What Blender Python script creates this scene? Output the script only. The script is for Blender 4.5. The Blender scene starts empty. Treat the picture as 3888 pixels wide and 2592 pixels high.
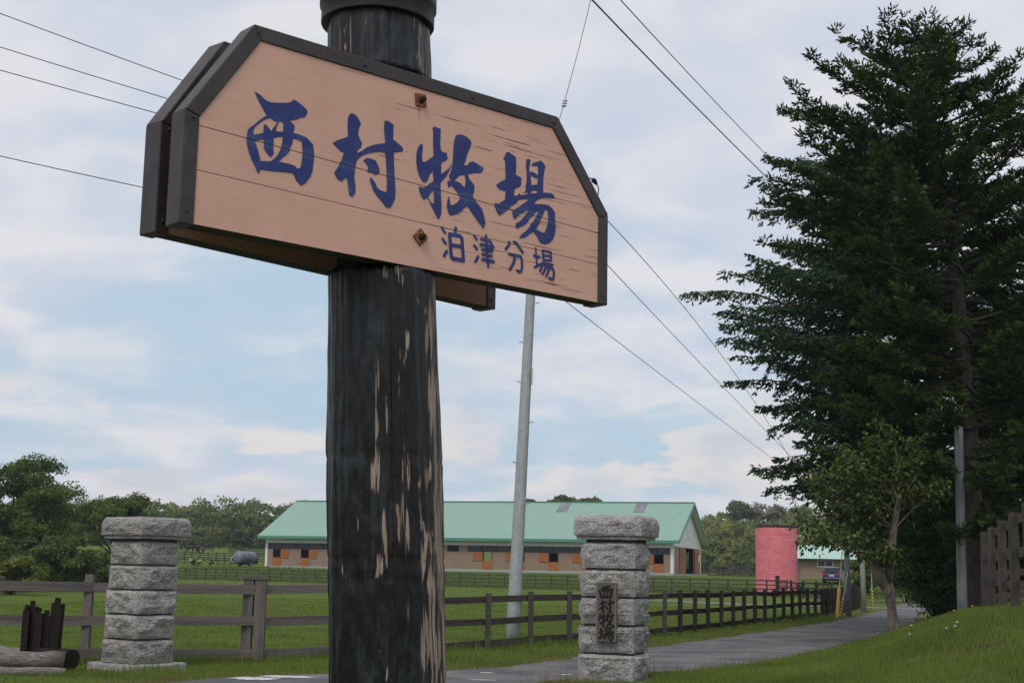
import bpy, math, random
import numpy as np
from mathutils import Vector, Matrix, noise
from mathutils.geometry import tessellate_polygon

random.seed(7)
rng = np.random.default_rng(7)
scene = bpy.context.scene
COL = scene.collection

# ------------------------------------------------------------------ camera
EYE = np.array([0.0, 0.0, 1.6])
FPX, CX, CY = 5400.0, 1944.0, 1296.0          # focal length and centre in photograph pixels
tilt, roll = math.atan((2172 - 1296) / FPX), math.atan(0.019)
FWD = np.array([0, math.cos(tilt), math.sin(tilt)])
_U0 = np.array([0, -math.sin(tilt), math.cos(tilt)])
RGT = math.cos(roll) * np.array([1.0, 0, 0]) + math.sin(roll) * _U0
UPV = -math.sin(roll) * np.array([1.0, 0, 0]) + math.cos(roll) * _U0
camd = bpy.data.cameras.new('camera')
camd.sensor_fit = 'HORIZONTAL'; camd.sensor_width = 36.0; camd.lens = 36.0 * FPX / 3888.0
camd.clip_start = 0.1; camd.clip_end = 5000.0
cam = bpy.data.objects.new('camera', camd); COL.objects.link(cam)
cam.matrix_world = Matrix(((RGT[0], UPV[0], -FWD[0], EYE[0]), (RGT[1], UPV[1], -FWD[1], EYE[1]),
                           (RGT[2], UPV[2], -FWD[2], EYE[2]), (0, 0, 0, 1)))
scene.camera = cam

# ------------------------------------------------------------------ world / sky
SUN_EL, SUN_ROT = math.radians(52), math.radians(200)   # bright thin cloud, sun high behind the camera's left shoulder
w = bpy.data.worlds.new('World'); scene.world = w; w.use_nodes = True
nt = w.node_tree; nt.nodes.clear()
def wn(t, **kw):
    n = nt.nodes.new(t)
    for k, v in kw.items(): setattr(n, k, v)
    return n
def wl(a, b): nt.links.new(a, b)
def wmath(op, a, b=None, c=None, clamp=False):
    n = wn('ShaderNodeMath', operation=op); n.use_clamp = clamp
    for i, v in enumerate((a, b, c)):
        if v is None: continue
        if isinstance(v, (int, float)): n.inputs[i].default_value = v
        else: wl(v, n.inputs[i])
    return n.outputs[0]
def wramp(fac, stops):
    n = wn('ShaderNodeValToRGB'); wl(fac, n.inputs[0]); cr = n.color_ramp
    while len(cr.elements) < len(stops): cr.elements.new(0.5)
    for e, (p, c) in zip(cr.elements, stops): e.position = p; e.color = (c[0], c[1], c[2], 1)
    return n.outputs[0]
def wmix(f, a, b):
    n = wn('ShaderNodeMix', data_type='RGBA')
    if isinstance(f, (int, float)): n.inputs[0].default_value = f
    else: wl(f, n.inputs[0])
    for i, v in ((6, a), (7, b)):
        if isinstance(v, tuple): n.inputs[i].default_value = (*v, 1)
        else: wl(v, n.inputs[i])
    return n.outputs[2]
def wsmooth(v, a, b):
    n = wn('ShaderNodeMapRange', interpolation_type='SMOOTHSTEP'); wl(v, n.inputs[0])
    n.inputs[1].default_value = a; n.inputs[2].default_value = b
    return n.outputs[0]
def wnoise(vec, scale, detail=6, rough=.55, dist=0.0, lac=2.0):
    n = wn('ShaderNodeTexNoise'); wl(vec, n.inputs['Vector']); n.inputs['Scale'].default_value = scale
    n.inputs['Detail'].default_value = detail; n.inputs['Roughness'].default_value = rough
    n.inputs['Distortion'].default_value = dist; n.inputs['Lacunarity'].default_value = lac
    return n.outputs[0]
tc = wn('ShaderNodeTexCoord'); sep = wn('ShaderNodeSeparateXYZ'); wl(tc.outputs['Generated'], sep.inputs[0])
sky = wn('ShaderNodeTexSky', sky_type='NISHITA'); sky.sun_disc = False
sky.sun_elevation = SUN_EL; sky.sun_rotation = SUN_ROT; sky.air_density = 1.0; sky.dust_density = 2.0
zc = wmath('MAXIMUM', sep.outputs[2], 0.0)
zz = wmath('ADD', zc, 0.24)
pl = wn('ShaderNodeCombineXYZ')
wl(wmath('DIVIDE', sep.outputs[0], zz), pl.inputs[0]); wl(wmath('DIVIDE', sep.outputs[1], zz), pl.inputs[1])
pl.inputs[2].default_value = 3.1
# high veil of cloud: broad sheets with soft holes
n1 = wnoise(pl.outputs[0], 1.25, 9, .50, .35)
n2 = wnoise(pl.outputs[0], 4.2, 7, .52, .4)
veil = wsmooth(wmath('ADD', wmath('ADD', wmath('MULTIPLY', n1, .70), wmath('MULTIPLY', n2, .30)), wmath('MULTIPLY', wsmooth(sep.outputs[2], .12, .30), .13)), .42, .60)
# low heaps of cloud close to the horizon
hv = wn('ShaderNodeCombineXYZ')
wl(sep.outputs[0], hv.inputs[0]); wl(sep.outputs[1], hv.inputs[1]); wl(wmath('MULTIPLY', sep.outputs[2], 2.6), hv.inputs[2])
c1 = wnoise(hv.outputs[0], 7.0, 8, .52, .25)
band = wmath('MULTIPLY', wsmooth(sep.outputs[2], .02, .045), wsmooth(sep.outputs[2], .17, .07))
heap = wmath('MULTIPLY', wsmooth(c1, .485, .535), band)
c2 = wnoise(hv.outputs[0], 12.0, 5, .5)
blue = wmix(.82, sky.outputs[0], (4.35, 5.65, 6.85))
veilcol = wmix(wsmooth(n2, .38, .64), (5.5, 5.8, 6.75), (6.8, 6.75, 7.0))
heapcol = wmix(wsmooth(c2, .40, .58), (5.5, 5.6, 6.2), (7.0, 6.55, 6.35))
col = wmix(wmath('MULTIPLY', veil, .92), blue, veilcol)
col = wmix(wmath('MULTIPLY', heap, .85), col, heapcol)
low = wsmooth(sep.outputs[2], .075, .0)
col = wmix(wmath('MULTIPLY', low, .7), col, (5.2, 5.5, 6.2))
bg = wn('ShaderNodeBackground'); wl(col, bg.inputs[0]); bg.inputs[1].default_value = 0.1
wo = wn('ShaderNodeOutputWorld'); wl(bg.outputs[0], wo.inputs[0])

sund = bpy.data.lights.new('sun', 'SUN'); sund.energy = 1.25; sund.angle = math.radians(24); sund.color = (1.0, .95, .88)
sun = bpy.data.objects.new('sun', sund); COL.objects.link(sun)
_sd = Vector((math.sin(SUN_ROT) * math.cos(SUN_EL), math.cos(SUN_ROT) * math.cos(SUN_EL), math.sin(SUN_EL)))
sun.rotation_euler = _sd.to_track_quat('Z', 'Y').to_euler(); sun.location = (0, -20, 40)
vs = scene.view_settings
vs.view_transform = 'Standard'; vs.look = 'None'; vs.exposure = 0.22; vs.gamma = 1.0; vs.use_curve_mapping = False

# ------------------------------------------------------------------ helpers
def ray(px, py): return FWD + RGT * ((px - CX) / FPX) + UPV * ((CY - py) / FPX)
def at(px, py, Y):
    v = ray(px, py); return EYE + v * (Y / v[1])
def sstep(a, b, v):
    t = np.clip((np.asarray(v, float) - a) / (b - a), 0, 1); return t * t * (3 - 2 * t)

class MB:
    """collects faces; build() links them as one mesh object"""
    def __init__(s): s.v = []; s.f = []
    def add(s, vs, fs):
        o = len(s.v); s.v.extend([tuple(map(float, p)) for p in vs]); s.f.extend([tuple(i + o for i in f) for f in fs])
        return s
    def box(s, x0, x1, y0, y1, z0, z1):
        return s.add([(x0,y0,z0),(x1,y0,z0),(x1,y1,z0),(x0,y1,z0),(x0,y0,z1),(x1,y0,z1),(x1,y1,z1),(x0,y1,z1)],
                     [(0,3,2,1),(4,5,6,7),(0,1,5,4),(1,2,6,5),(2,3,7,6),(3,0,4,7)])
    def bar(s, a, b, w, h, up=(0,0,1)):
        """box of width w (sideways) and height h (along up) from a to b"""
        a = np.array(a, float); b = np.array(b, float); d = b - a; d /= np.linalg.norm(d)
        u = np.array(up, float); sd = np.cross(d, u); sd /= np.linalg.norm(sd); u = np.cross(sd, d)
        P = []
        for q in (a, b):
            for i, j in ((-1,-1),(1,-1),(1,1),(-1,1)): P.append(q + sd * (w/2*i) + u * (h/2*j))
        return s.add(P, [(0,1,2,3),(7,6,5,4),(0,4,5,1),(1,5,6,2),(2,6,7,3),(3,7,4,0)])
    def tube(s, pts, rad, n=8, cap=True, jit=0.0, rs=None):
        pts = [np.array(p, float) for p in pts]; k = len(pts)
        if not hasattr(rad, '__len__'): rad = [rad] * k
        V = []; ref = None
        for i in range(k):
            d = pts[min(i+1,k-1)] - pts[max(i-1,0)]; d /= (np.linalg.norm(d) + 1e-12)
            if ref is None:
                ref = np.array([1.0,0,0]) if abs(d[0]) < .8 else np.array([0,1.0,0])
            a = np.cross(d, ref); a /= np.linalg.norm(a); b = np.cross(d, a); ref = np.cross(a, d); ref = -np.cross(d, a) if False else ref
            for j in range(n):
                t = 2 * math.pi * j / n; r = rad[i] * (1 + (random.uniform(-jit, jit) if jit else 0))
                V.append(pts[i] + a * (math.cos(t) * r) + b * (math.sin(t) * r))
        F = [(i*n+j, i*n+(j+1)%n, (i+1)*n+(j+1)%n, (i+1)*n+j) for i in range(k-1) for j in range(n)]
        if cap: F += [tuple(range(n))[::-1], tuple((k-1)*n+j for j in range(n))]
        return s.add(V, F)
    def lathe(s, prof, n=24, c=(0,0,0)):
        V = [(c[0] + r*math.cos(2*math.pi*j/n), c[1] + r*math.sin(2*math.pi*j/n), c[2] + z) for r, z in prof for j in range(n)]
        k = len(prof)
        F = [(i*n+j, i*n+(j+1)%n, (i+1)*n+(j+1)%n, (i+1)*n+j) for i in range(k-1) for j in range(n)]
        F += [tuple(range(n))[::-1], tuple((k-1)*n+j for j in range(n))]
        return s.add(V, F)
    def prism(s, poly, frm, z0, z1):
        """polygon (2-D list) pushed through frm(u,v,depth) between two depths"""
        n = len(poly)
        V = [frm(u, v, z0) for u, v in poly] + [frm(u, v, z1) for u, v in poly]
        F = [tuple(range(n)), tuple(range(2*n-1, n-1, -1))] + [(i, i+n, (i+1)%n+n, (i+1)%n) for i in range(n)]
        return s.add(V, F)
    def mesh(s, name):
        me = bpy.data.meshes.new(name); me.from_pydata(s.v, [], s.f); me.update(); return me
    def build(s, name, mat, parent=None, smooth=False, bevel=0.0):
        return link(name, s.mesh(name), mat, parent, smooth, bevel)

def link(name, me, mat, parent=None, smooth=False, bevel=0.0):
    if mat is not None and len(me.materials) == 0: me.materials.append(mat)
    if smooth: me.shade_smooth()
    o = bpy.data.objects.new(name, me); COL.objects.link(o)
    if parent is not None: o.parent = parent
    if bevel:
        m = o.modifiers.new('bevel', 'BEVEL'); m.width = bevel; m.segments = 2; m.limit_method = 'ANGLE'; m.angle_limit = .7
    return o
def empty(name, loc=(0,0,0), rz=0.0):
    o = bpy.data.objects.new(name, None); COL.objects.link(o); o.location = loc; o.rotation_euler = (0,0,rz)
    o.empty_display_size = .2; return o
def tag(o, label=None, cat=None, group=None, kind=None):
    if label: o['label'] = label
    if cat: o['category'] = cat
    if group: o['group'] = group
    if kind: o['kind'] = kind
    return o
def thing(name, label, cat, loc=(0,0,0), rz=0.0, group=None):
    return tag(empty(name, tuple(map(float, loc)), rz), label, cat, group)
def npmesh(name, V, F, tint=None):
    """numpy verts (N,3) and quads or triangles (M,k)"""
    me = bpy.data.meshes.new(name); k = F.shape[1]
    me.vertices.add(len(V)); me.vertices.foreach_set('co', np.ascontiguousarray(V, np.float32).ravel())
    me.loops.add(F.size); me.loops.foreach_set('vertex_index', np.ascontiguousarray(F, np.int32).ravel())
    me.polygons.add(len(F)); me.polygons.foreach_set('loop_start', np.arange(0, F.size, k, dtype=np.int32))
    me.polygons.foreach_set('loop_total', np.full(len(F), k, np.int32))
    me.update(calc_edges=True)
    if tint is not None:
        a = me.attributes.new('tint', 'FLOAT', 'POINT'); a.data.foreach_set('value', np.ascontiguousarray(tint, np.float32))
    return me
def unit(a): return a / (np.linalg.norm(a, axis=-1, keepdims=True) + 1e-9)
def leaves(C, D, S, ln, wd, tint, cross=False):
    """one small pointed face (or two crossed) at every point: base C, direction D, side S"""
    ln = np.broadcast_to(np.asarray(ln, float), (len(C),))[:, None]; wd = np.broadcast_to(np.asarray(wd, float), (len(C),))[:, None]
    D = unit(D); S = unit(S - D * np.sum(S * D, 1, keepdims=True))
    sets = [S] + ([np.cross(D, S)] if cross else [])
    V = np.concatenate([np.stack([C, C + D*ln*.45 + s*wd*.5, C + D*ln, C + D*ln*.45 - s*wd*.5], 1) for s in sets]).reshape(-1, 3)
    F = np.arange(len(V)).reshape(-1, 4)
    T = np.repeat(np.concatenate([tint] * len(sets)), 4)
    return V, F, T

# ------------------------------------------------------------------ materials
MATS = {}
class NB:
    def __init__(s, name):
        m = bpy.data.materials.new(name); m.use_nodes = True; s.m = m; s.t = m.node_tree; s.t.nodes.clear()
        s.out = s.n('ShaderNodeOutputMaterial'); s.b = s.n('ShaderNodeBsdfPrincipled'); s.l(s.b.outputs[0], s.out.inputs[0]); MATS[name] = m
    def n(s, t, **kw):
        x = s.t.nodes.new(t)
        for k, v in kw.items(): setattr(x, k, v)
        return x
    def l(s, a, b): s.t.links.new(a, b)
    def put(s, inp, v):
        if isinstance(v, (int, float)): inp.default_value = v
        elif isinstance(v, tuple): inp.default_value = (*v, 1) if len(inp.default_value) == 4 and len(v) == 3 else v
        else: s.l(v, inp)
    def coord(s, kind='Object', scale=(1,1,1), loc=None):
        tc = s.n('ShaderNodeTexCoord'); mp = s.n('ShaderNodeMapping'); s.l(tc.outputs[kind], mp.inputs[0]); mp.inputs['Scale'].default_value = scale
        if loc is not None: s.l(loc, mp.inputs['Location'])
        return mp.outputs[0]
    def world(s, scale=(1,1,1)):
        g = s.n('ShaderNodeNewGeometry'); mp = s.n('ShaderNodeMapping'); s.l(g.outputs['Position'], mp.inputs[0]); mp.inputs['Scale'].default_value = scale
        return mp.outputs[0]
    def rnd(s): return s.n('ShaderNodeObjectInfo').outputs['Random']
    def attr(s, nm): a = s.n('ShaderNodeAttribute'); a.attribute_name = nm; return a.outputs['Fac']
    def noise(s, vec, scale, detail=5, rough=.55, dist=0.0):
        x = s.n('ShaderNodeTexNoise'); s.l(vec, x.inputs['Vector']); s.put(x.inputs['Scale'], scale); s.put(x.inputs['Detail'], detail)
        s.put(x.inputs['Roughness'], rough); s.put(x.inputs['Distortion'], dist); return x.outputs[0]
    def vor(s, vec, scale, feat='F1', out='Distance'):
        x = s.n('ShaderNodeTexVoronoi', feature=feat); s.l(vec, x.inputs['Vector']); s.put(x.inputs['Scale'], scale); return x.outputs[out]
    def ramp(s, f, stops, interp='LINEAR'):
        x = s.n('ShaderNodeValToRGB'); s.l(f, x.inputs[0]); cr = x.color_ramp; cr.interpolation = interp
        while len(cr.elements) < len(stops): cr.elements.new(.5)
        for e, (p, c) in zip(cr.elements, stops):
            e.position = p; e.color = (c, c, c, 1) if isinstance(c, (int, float)) else (*c, 1)
        return x.outputs[0]
    def math(s, op, a, b=None, clamp=False):
        x = s.n('ShaderNodeMath', operation=op); x.use_clamp = clamp; s.put(x.inputs[0], a)
        if b is not None: s.put(x.inputs[1], b)
        return x.outputs[0]
    def mix(s, f, a, b, mode='MIX'):
        x = s.n('ShaderNodeMix', data_type='RGBA', blend_type=mode); s.put(x.inputs[0], f); s.put(x.inputs[6], a); s.put(x.inputs[7], b); return x.outputs[2]
    def bump(s, h, strength=.5, dist=.02):
        x = s.n('ShaderNodeBump'); s.put(x.inputs['Strength'], strength); s.put(x.inputs['Distance'], dist); s.l(h, x.inputs['Height'])
        s.l(x.outputs[0], s.b.inputs['Normal']); return x.outputs[0]
    def set(s, col=None, rough=None, metal=None, spec=None):
        if col is not None: s.put(s.b.inputs['Base Color'], col)
        if rough is not None: s.put(s.b.inputs['Roughness'], rough)
        if metal is not None: s.put(s.b.inputs['Metallic'], metal)
        if spec is not None: s.put(s.b.inputs['Specular IOR Level'], spec)
        return s

def plain(name, c, rough=.6, metal=0.0, var=.12, scale=6.0, spec=.3):
    b = NB(name); v = b.coord(); n = b.noise(v, scale, 5)
    b.set(b.mix(n, tuple(x*(1-var) for x in c), tuple(min(1, x*(1+var)) for x in c)), rough, metal, spec); return b.m
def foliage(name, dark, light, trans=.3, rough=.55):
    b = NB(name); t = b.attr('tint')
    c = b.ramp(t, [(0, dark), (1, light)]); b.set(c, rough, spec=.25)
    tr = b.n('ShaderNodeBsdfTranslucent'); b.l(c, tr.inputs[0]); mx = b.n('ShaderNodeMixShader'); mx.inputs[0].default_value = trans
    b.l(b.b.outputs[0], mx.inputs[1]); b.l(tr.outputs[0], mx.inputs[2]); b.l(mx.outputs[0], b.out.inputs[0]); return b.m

def st3(b, uvn, sc):
    mp = b.n('ShaderNodeMapping'); b.l(uvn.outputs[0], mp.inputs[0]); mp.inputs['Scale'].default_value = sc; mp.inputs['Rotation'].default_value = (0, 0, .022); return mp.outputs[0]
def make_materials():
    # ground
    b = NB('pasture'); v = b.world()
    n = b.noise(v, .12, 6, .6); n2 = b.noise(v, 2.2, 5, .7); n3 = b.noise(v, 14, 4, .7)
    n4 = b.noise(v, .55, 5, .65); f = b.math('ADD', b.math('MULTIPLY', n, .40), b.math('ADD', b.math('MULTIPLY', n4, .28), b.math('ADD', b.math('MULTIPLY', n2, .20), b.math('MULTIPLY', n3, .17))))
    g = b.ramp(f, [(.36, (.062, .098, .015)), (.52, (.105, .155, .024)), (.68, (.175, .215, .042))])
    dry = b.math('MULTIPLY', b.attr('dry'), b.ramp(b.noise(v, 3.5, 6, .7), [(.35, 0), (.6, 1)]))
    g = b.mix(dry, g, b.ramp(n3, [(.3, (.11, .085, .05)), (.7, (.28, .22, .13))]))
    g = b.mix(b.attr('soil'), g, b.ramp(n3, [(.3, (.022, .016, .011)), (.7, (.075, .055, .036))]))
    lush = b.attr('lush')
    g = b.mix(b.math('MULTIPLY', lush, .6), g, b.ramp(n2, [(.35, (.030, .060, .010)), (.65, (.080, .135, .020))]))
    b.set(g, .95, spec=.1); b.bump(b.math('ADD', n3, b.math('MULTIPLY', n2, 2.0)), .9, .12)
    b = NB('asphalt'); v = b.world()
    sp = b.noise(v, 55, 3, .8); big = b.noise(v, .7, 6, .6); mid = b.noise(v, 6, 5, .7)
    c = b.ramp(sp, [(.3, (.060, .060, .064)), (.7, (.135, .135, .142))])
    c = b.mix(b.ramp(big, [(.42, 0), (.60, .75)]), c, (.185, .18, .17))
    c = b.mix(b.ramp(mid, [(.54, 0), (.66, .6)]), c, (.05, .05, .052))
    b.set(c, .9, spec=.2); b.bump(sp, .5, .01)
    b = NB('gravel'); v = b.world(); sp = b.noise(v, 9, 5, .8)
    b.set(b.ramp(sp, [(.3, (.12, .115, .10)), (.7, (.27, .26, .23))]), .95, spec=.1)
    b = NB('road_paint'); v = b.world(); b.set(b.ramp(b.noise(v, 30, 4, .8), [(.35, (.30, .30, .30)), (.6, (.72, .72, .72))]), .8)
    # granite
    b = NB('granite'); v = b.coord(); r = b.rnd()
    s1 = b.vor(v, 75, 'F1', 'Color'); sp = b.n('ShaderNodeSeparateColor'); b.l(s1, sp.inputs[0])
    c = b.ramp(sp.outputs[0], [(.05, (.055, .052, .050)), (.22, (.205, .197, .190)), (.6, (.36, .345, .332)), (.95, (.58, .56, .54))])
    st = b.noise(v, 2.6, 6, .65); c = b.mix(b.ramp(st, [(.40, 0), (.68, .6)]), c, (.135, .125, .11))
    c = b.mix(.32, c, b.ramp(r, [(0, (.20, .185, .175)), (.5, (.36, .335, .315)), (1, (.46, .45, .44))]))
    c = b.mix(b.ramp(b.noise(v, 5.5, 6, .75, .4), [(.58, 0), (.72, .65)]), c, (.085, .080, .062))
    b.set(c, .88, spec=.25); b.bump(b.math('ADD', b.noise(v, 22, 6, .7), b.math('MULTIPLY', b.noise(v, 90, 3, .7), .3)), .8, .02)
    plain('mortar', (.10, .095, .088), .95, var=.3)
    # timber: length along local X
    def timber(name, lo, hi, knots=True, sx=2.2, dark=None):
        b = NB(name); r = b.rnd(); cb = b.n('ShaderNodeCombineXYZ')
        for i, k in ((0, 37.0), (1, 11.0), (2, 23.0)): b.l(b.math('MULTIPLY', r, k), cb.inputs[i])
        v = b.coord('Object', (sx, 9, 9), cb.outputs[0]); v2 = b.coord('Object', (1, 1, 1), cb.outputs[0])
        g = b.noise(v, 3.2, 7, .65, .6); fine = b.noise(v, 14, 4, .7)
        c = b.ramp(b.math('ADD', b.math('MULTIPLY', g, .7), b.math('MULTIPLY', fine, .3)), [(.33, lo), (.66, hi)])
        big = b.noise(v2, 1.3, 4); c = b.mix(b.ramp(big, [(.45, 0), (.75, .5)]), c, dark or tuple(x*.6 for x in lo))
        c = b.mix(.5, c, b.ramp(r, [(0, tuple(x*.8 for x in lo)), (1, tuple(x*1.0 for x in hi))]), 'SOFT_LIGHT')
        if knots:
            k = b.vor(b.coord('Object', (1.1, 4, 4), cb.outputs[0]), 1.6); c = b.mix(b.ramp(k, [(.05, 1), (.13, 0)]), c, tuple(x*.35 for x in lo))
        b.set(c, .9, spec=.15); b.bump(b.math('ADD', g, b.math('MULTIPLY', fine, .6)), .7, .012); return b.m
    timber('timber_grey', (.105, .093, .090), (.330, .296, .285))
    timber('timber_dark', (.036, .031, .029), (.110, .096, .090))
    timber('timber_mid', (.070, .062, .057), (.180, .164, .152))
    timber('timber_pale', (.050, .042, .039), (.195, .170, .158))
    timber('timber_charred', (.012, .010, .009), (.075, .055, .048))
    timber('timber_log', (.085, .076, .068), (.42, .39, .36), False)
    # sign paint: salmon, hair cracks along the boards, worse towards the far (right) end
    b = NB('sign_paint'); uvn = b.n('ShaderNodeUVMap'); uvn.uv_map = 'board'; sx = b.n('ShaderNodeSeparateXYZ'); b.l(uvn.outputs[0], sx.inputs[0])
    def st(sc): mp = b.n('ShaderNodeMapping'); b.l(uvn.outputs[0], mp.inputs[0]); mp.inputs['Scale'].default_value = sc; mp.inputs['Rotation'].default_value = (0,0,.022); return mp.outputs[0]
    base = b.ramp(b.noise(st((1,1,1)), 5, 5), [(.3, (.66, .385, .298)), (.7, (.72, .432, .340))])
    base = b.mix(b.ramp(b.noise(st((1.5, 45, 1)), 1.0, 5, .6), [(.35, 0), (.75, .30)]), base, (.56, .31, .23))
    base = b.mix(b.ramp(b.noise(st((7, .9, 1)), 1.0, 4, .6), [(.52, 0), (.80, .28)]), base, (.49, .275, .21))
    base = b.mix(b.ramp(b.noise(st((60, 60, 1)), 1.0, 2), [(.72, 0), (.76, .55)]), base, (.30, .16, .11))
    cr = b.noise(st((2.2, 120, 1)), 1.0, 3, .6); zone = b.noise(st((1.4, 5, 1)), 1.6, 3)
    wearx = b.ramp(sx.outputs[0], [(.42, 0), (.95, 1)])
    amt = b.math('ADD', b.math('MULTIPLY', wearx, .12), b.math('MULTIPLY', zone, .10))
    crack = b.math('GREATER_THAN', b.math('ADD', cr, amt), .80)
    crack = b.math('MULTIPLY', crack, b.ramp(b.noise(st((9, 60, 1)), 1.0, 2), [(.40, 0), (.50, 1)]))
    c = b.mix(b.math('MULTIPLY', crack, .8), base, (.11, .055, .038))
    # rust run under the upper bolt
    ru = b.math('MULTIPLY', b.ramp(b.math('ABSOLUTE', b.math('SUBTRACT', sx.outputs[0], .898)), [(0, .8), (.010, 0)]),
                b.math('MULTIPLY', b.ramp(sx.outputs[1], [(.50, 0), (.575, 1)]), b.ramp(sx.outputs[1], [(.58, 1), (.581, 0)])))
    c = b.mix(ru, c, (.36, .13, .05))
    b.set(c, .55, spec=.3); b.bump(b.math('SUBTRACT', b.math('MULTIPLY', b.noise(st((3, 60, 1)), 2, 4), .25), crack), .35, .004)
    b = NB('sign_ink'); uvn = b.n('ShaderNodeUVMap'); uvn.uv_map = 'board'; sx = b.n('ShaderNodeSeparateXYZ'); b.l(uvn.outputs[0], sx.inputs[0])
    c = b.ramp(b.noise(st3(b, uvn, (1, 1, 1)), 14, 6, .75), [(.36, (.028, .038, .160)), (.58, (.038, .053, .195)), (.74, (.080, .115, .27))])
    c = b.mix(b.ramp(b.noise(st3(b, uvn, (14, 70, 1)), 1.0, 4, .7), [(.66, 0), (.76, .7)]), c, (.20, .24, .38))
    for k_, (a0, a1) in enumerate(((.3135, .0225), (.172, .0125))):
        dv_ = b.math('SUBTRACT', sx.outputs[1], b.math('SUBTRACT', a0, b.math('MULTIPLY', sx.outputs[0], a1)))
        c = b.mix(b.ramp(b.math('ABSOLUTE', dv_), [(0, .40), (.022, 0)]), c, (.085, .15, .27))
        c = b.mix(b.ramp(b.math('ABSOLUTE', dv_), [(.0012, 1), (.0022, 0)]), c, (.020, .014, .014))
    cr = b.noise(st3(b, uvn, (2.2, 120, 1)), 1.0, 3, .6); zone = b.noise(st3(b, uvn, (1.4, 5, 1)), 1.6, 3)
    amt = b.math('ADD', b.math('MULTIPLY', b.ramp(sx.outputs[0], [(.42, 0), (.95, 1)]), .12), b.math('MULTIPLY', zone, .10))
    crack = b.math('MULTIPLY', b.math('GREATER_THAN', b.math('ADD', cr, amt), .80), b.ramp(b.noise(st3(b, uvn, (9, 60, 1)), 1.0, 2), [(.40, 0), (.50, 1)]))
    b.set(b.mix(b.math('MULTIPLY', crack, .7), c, (.022, .016, .022)), .55, spec=.25)
    plain('worn_board', (.25, .150, .115), .8, var=.35, scale=5); b = NB('board_underside'); b.set((.030, .028, .018), .8)
    b = NB('copper_sheet'); v = b.world(); n = b.noise(v, 9, 6, .6); sp = b.noise(b.world((1,1,.25)), 22, 5, .7)
    c = b.ramp(n, [(.3, (.036, .029, .031)), (.7, (.068, .054, .054))]); c = b.mix(b.ramp(sp, [(.62, 0), (.74, .7)]), c, (.13, .18, .185))
    b.set(c, .50, .35); b.bump(b.noise(v, 5, 3), .25, .02)
    b = NB('rusty_steel'); v = b.world(); n = b.noise(v, 60, 6, .7); b.set(b.ramp(n, [(.35, (.09, .032, .014)), (.6, (.30, .125, .055)), (.75, (.48, .25, .13))]), .85)
    plain('rusty_dark', (.045, .022, .015), .9, var=.4, scale=40)
    # charred post, unwrapped as (angle, height)
    b = NB('charred_post'); uvn = b.n('ShaderNodeUVMap'); uvn.uv_map = 'wrap'; sx = b.n('ShaderNodeSeparateXYZ'); b.l(uvn.outputs[0], sx.inputs[0])
    def st2(sc): mp = b.n('ShaderNodeMapping'); b.l(uvn.outputs[0], mp.inputs[0]); mp.inputs['Scale'].default_value = sc; return mp.outputs[0]
    g1 = b.noise(st2((20, .62, 1)), 1.0, 7, .66, .35); g2 = b.noise(st2((70, 3.5, 1)), 1.0, 5, .6, .3)
    alli = b.noise(st2((40, 14, 1)), 1.0, 3, .55, .2); blot = b.noise(st2((4, 1.6, 1)), 1.0, 4, .55)
    char = b.ramp(b.math('ADD', b.math('MULTIPLY', alli, .25), b.math('ADD', b.math('MULTIPLY', b.math('ADD', blot, b.ramp(sx.outputs[0], [(.36, 0), (.50, .13)])), .45), b.math('MULTIPLY', g2, .30))), [(.46, (.0016, .0017, .0019)), (.55, (.0048, .0058, .0072)), (.65, (.030, .037, .045))])  # black char with bluish sheen painted in as patches, darker towards the left
    g3 = b.noise(st2((55, 2.2, 1)), 1.0, 7, .72, .5); m0 = b.math('ADD', b.attr('bare'), b.math('MULTIPLY', b.math('SUBTRACT', b.math('ADD', b.math('MULTIPLY', g3, .6), b.math('MULTIPLY', g2, .4)), .52), 3.6))
    bare = b.ramp(m0, [(.56, 0), (.70, 1)]); brown = b.ramp(m0, [(.30, 0), (.58, 1)])
    wood = b.ramp(g2, [(.3, (.17, .115, .085)), (.55, (.30, .235, .19)), (.75, (.44, .375, .32))])
    c = b.mix(b.math('MULTIPLY', brown, .8), char, (.040, .018, .011)); c = b.mix(bare, c, wood)
    c = b.mix(b.ramp(b.attr('crack'), [(.28, 0), (.55, .75), (.8, 1)]), c, b.ramp(b.attr('crack'), [(.40, (.034, .017, .011)), (.70, (.003, .0025, .0025))]))
    b.set(c, b.mix(bare, (.42,)*3, (.85,)*3), spec=.36)
    b.bump(b.math('ADD', b.math('MULTIPLY', alli, .8), b.math('ADD', b.math('MULTIPLY', g1, .8), b.math('MULTIPLY', g2, .5))), .6, .010)
    plain('cut_wood_dark', (.014, .011, .010), .9, var=.4)
    # metal
    b = NB('galvanised'); v = b.world(); n = b.noise(v, 8, 5, .6); n2 = b.noise(b.world((4,4,.6)), 4, 4)
    b.set(b.ramp(b.math('ADD', b.math('MULTIPLY', n, .5), b.math('MULTIPLY', n2, .5)), [(.35, (.30, .315, .32)), (.65, (.44, .455, .46))]), .6, .25)
    b = NB('pole_grey'); v = b.world((3,3,.6)); b.set(b.ramp(b.noise(v, 4, 5), [(.35, (.15, .165, .18)), (.65, (.23, .245, .26))]), .65, .1)
    plain('concrete', (.30, .285, .25), .9, var=.25, scale=9)
    plain('cable', (.012, .012, .013), .6); plain('porcelain', (.65, .66, .66), .3)
    plain('yellow_plastic', (.62, .36, .09), .5); 
    b = NB('striped_plastic'); v = b.coord(); sx = b.n('ShaderNodeSeparateXYZ'); b.l(v, sx.inputs[0])
    f = b.math('FRACT', b.math('MULTIPLY', b.math('ADD', sx.outputs[2], b.math('MULTIPLY', sx.outputs[0], 1.2)), 5.5))
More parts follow.
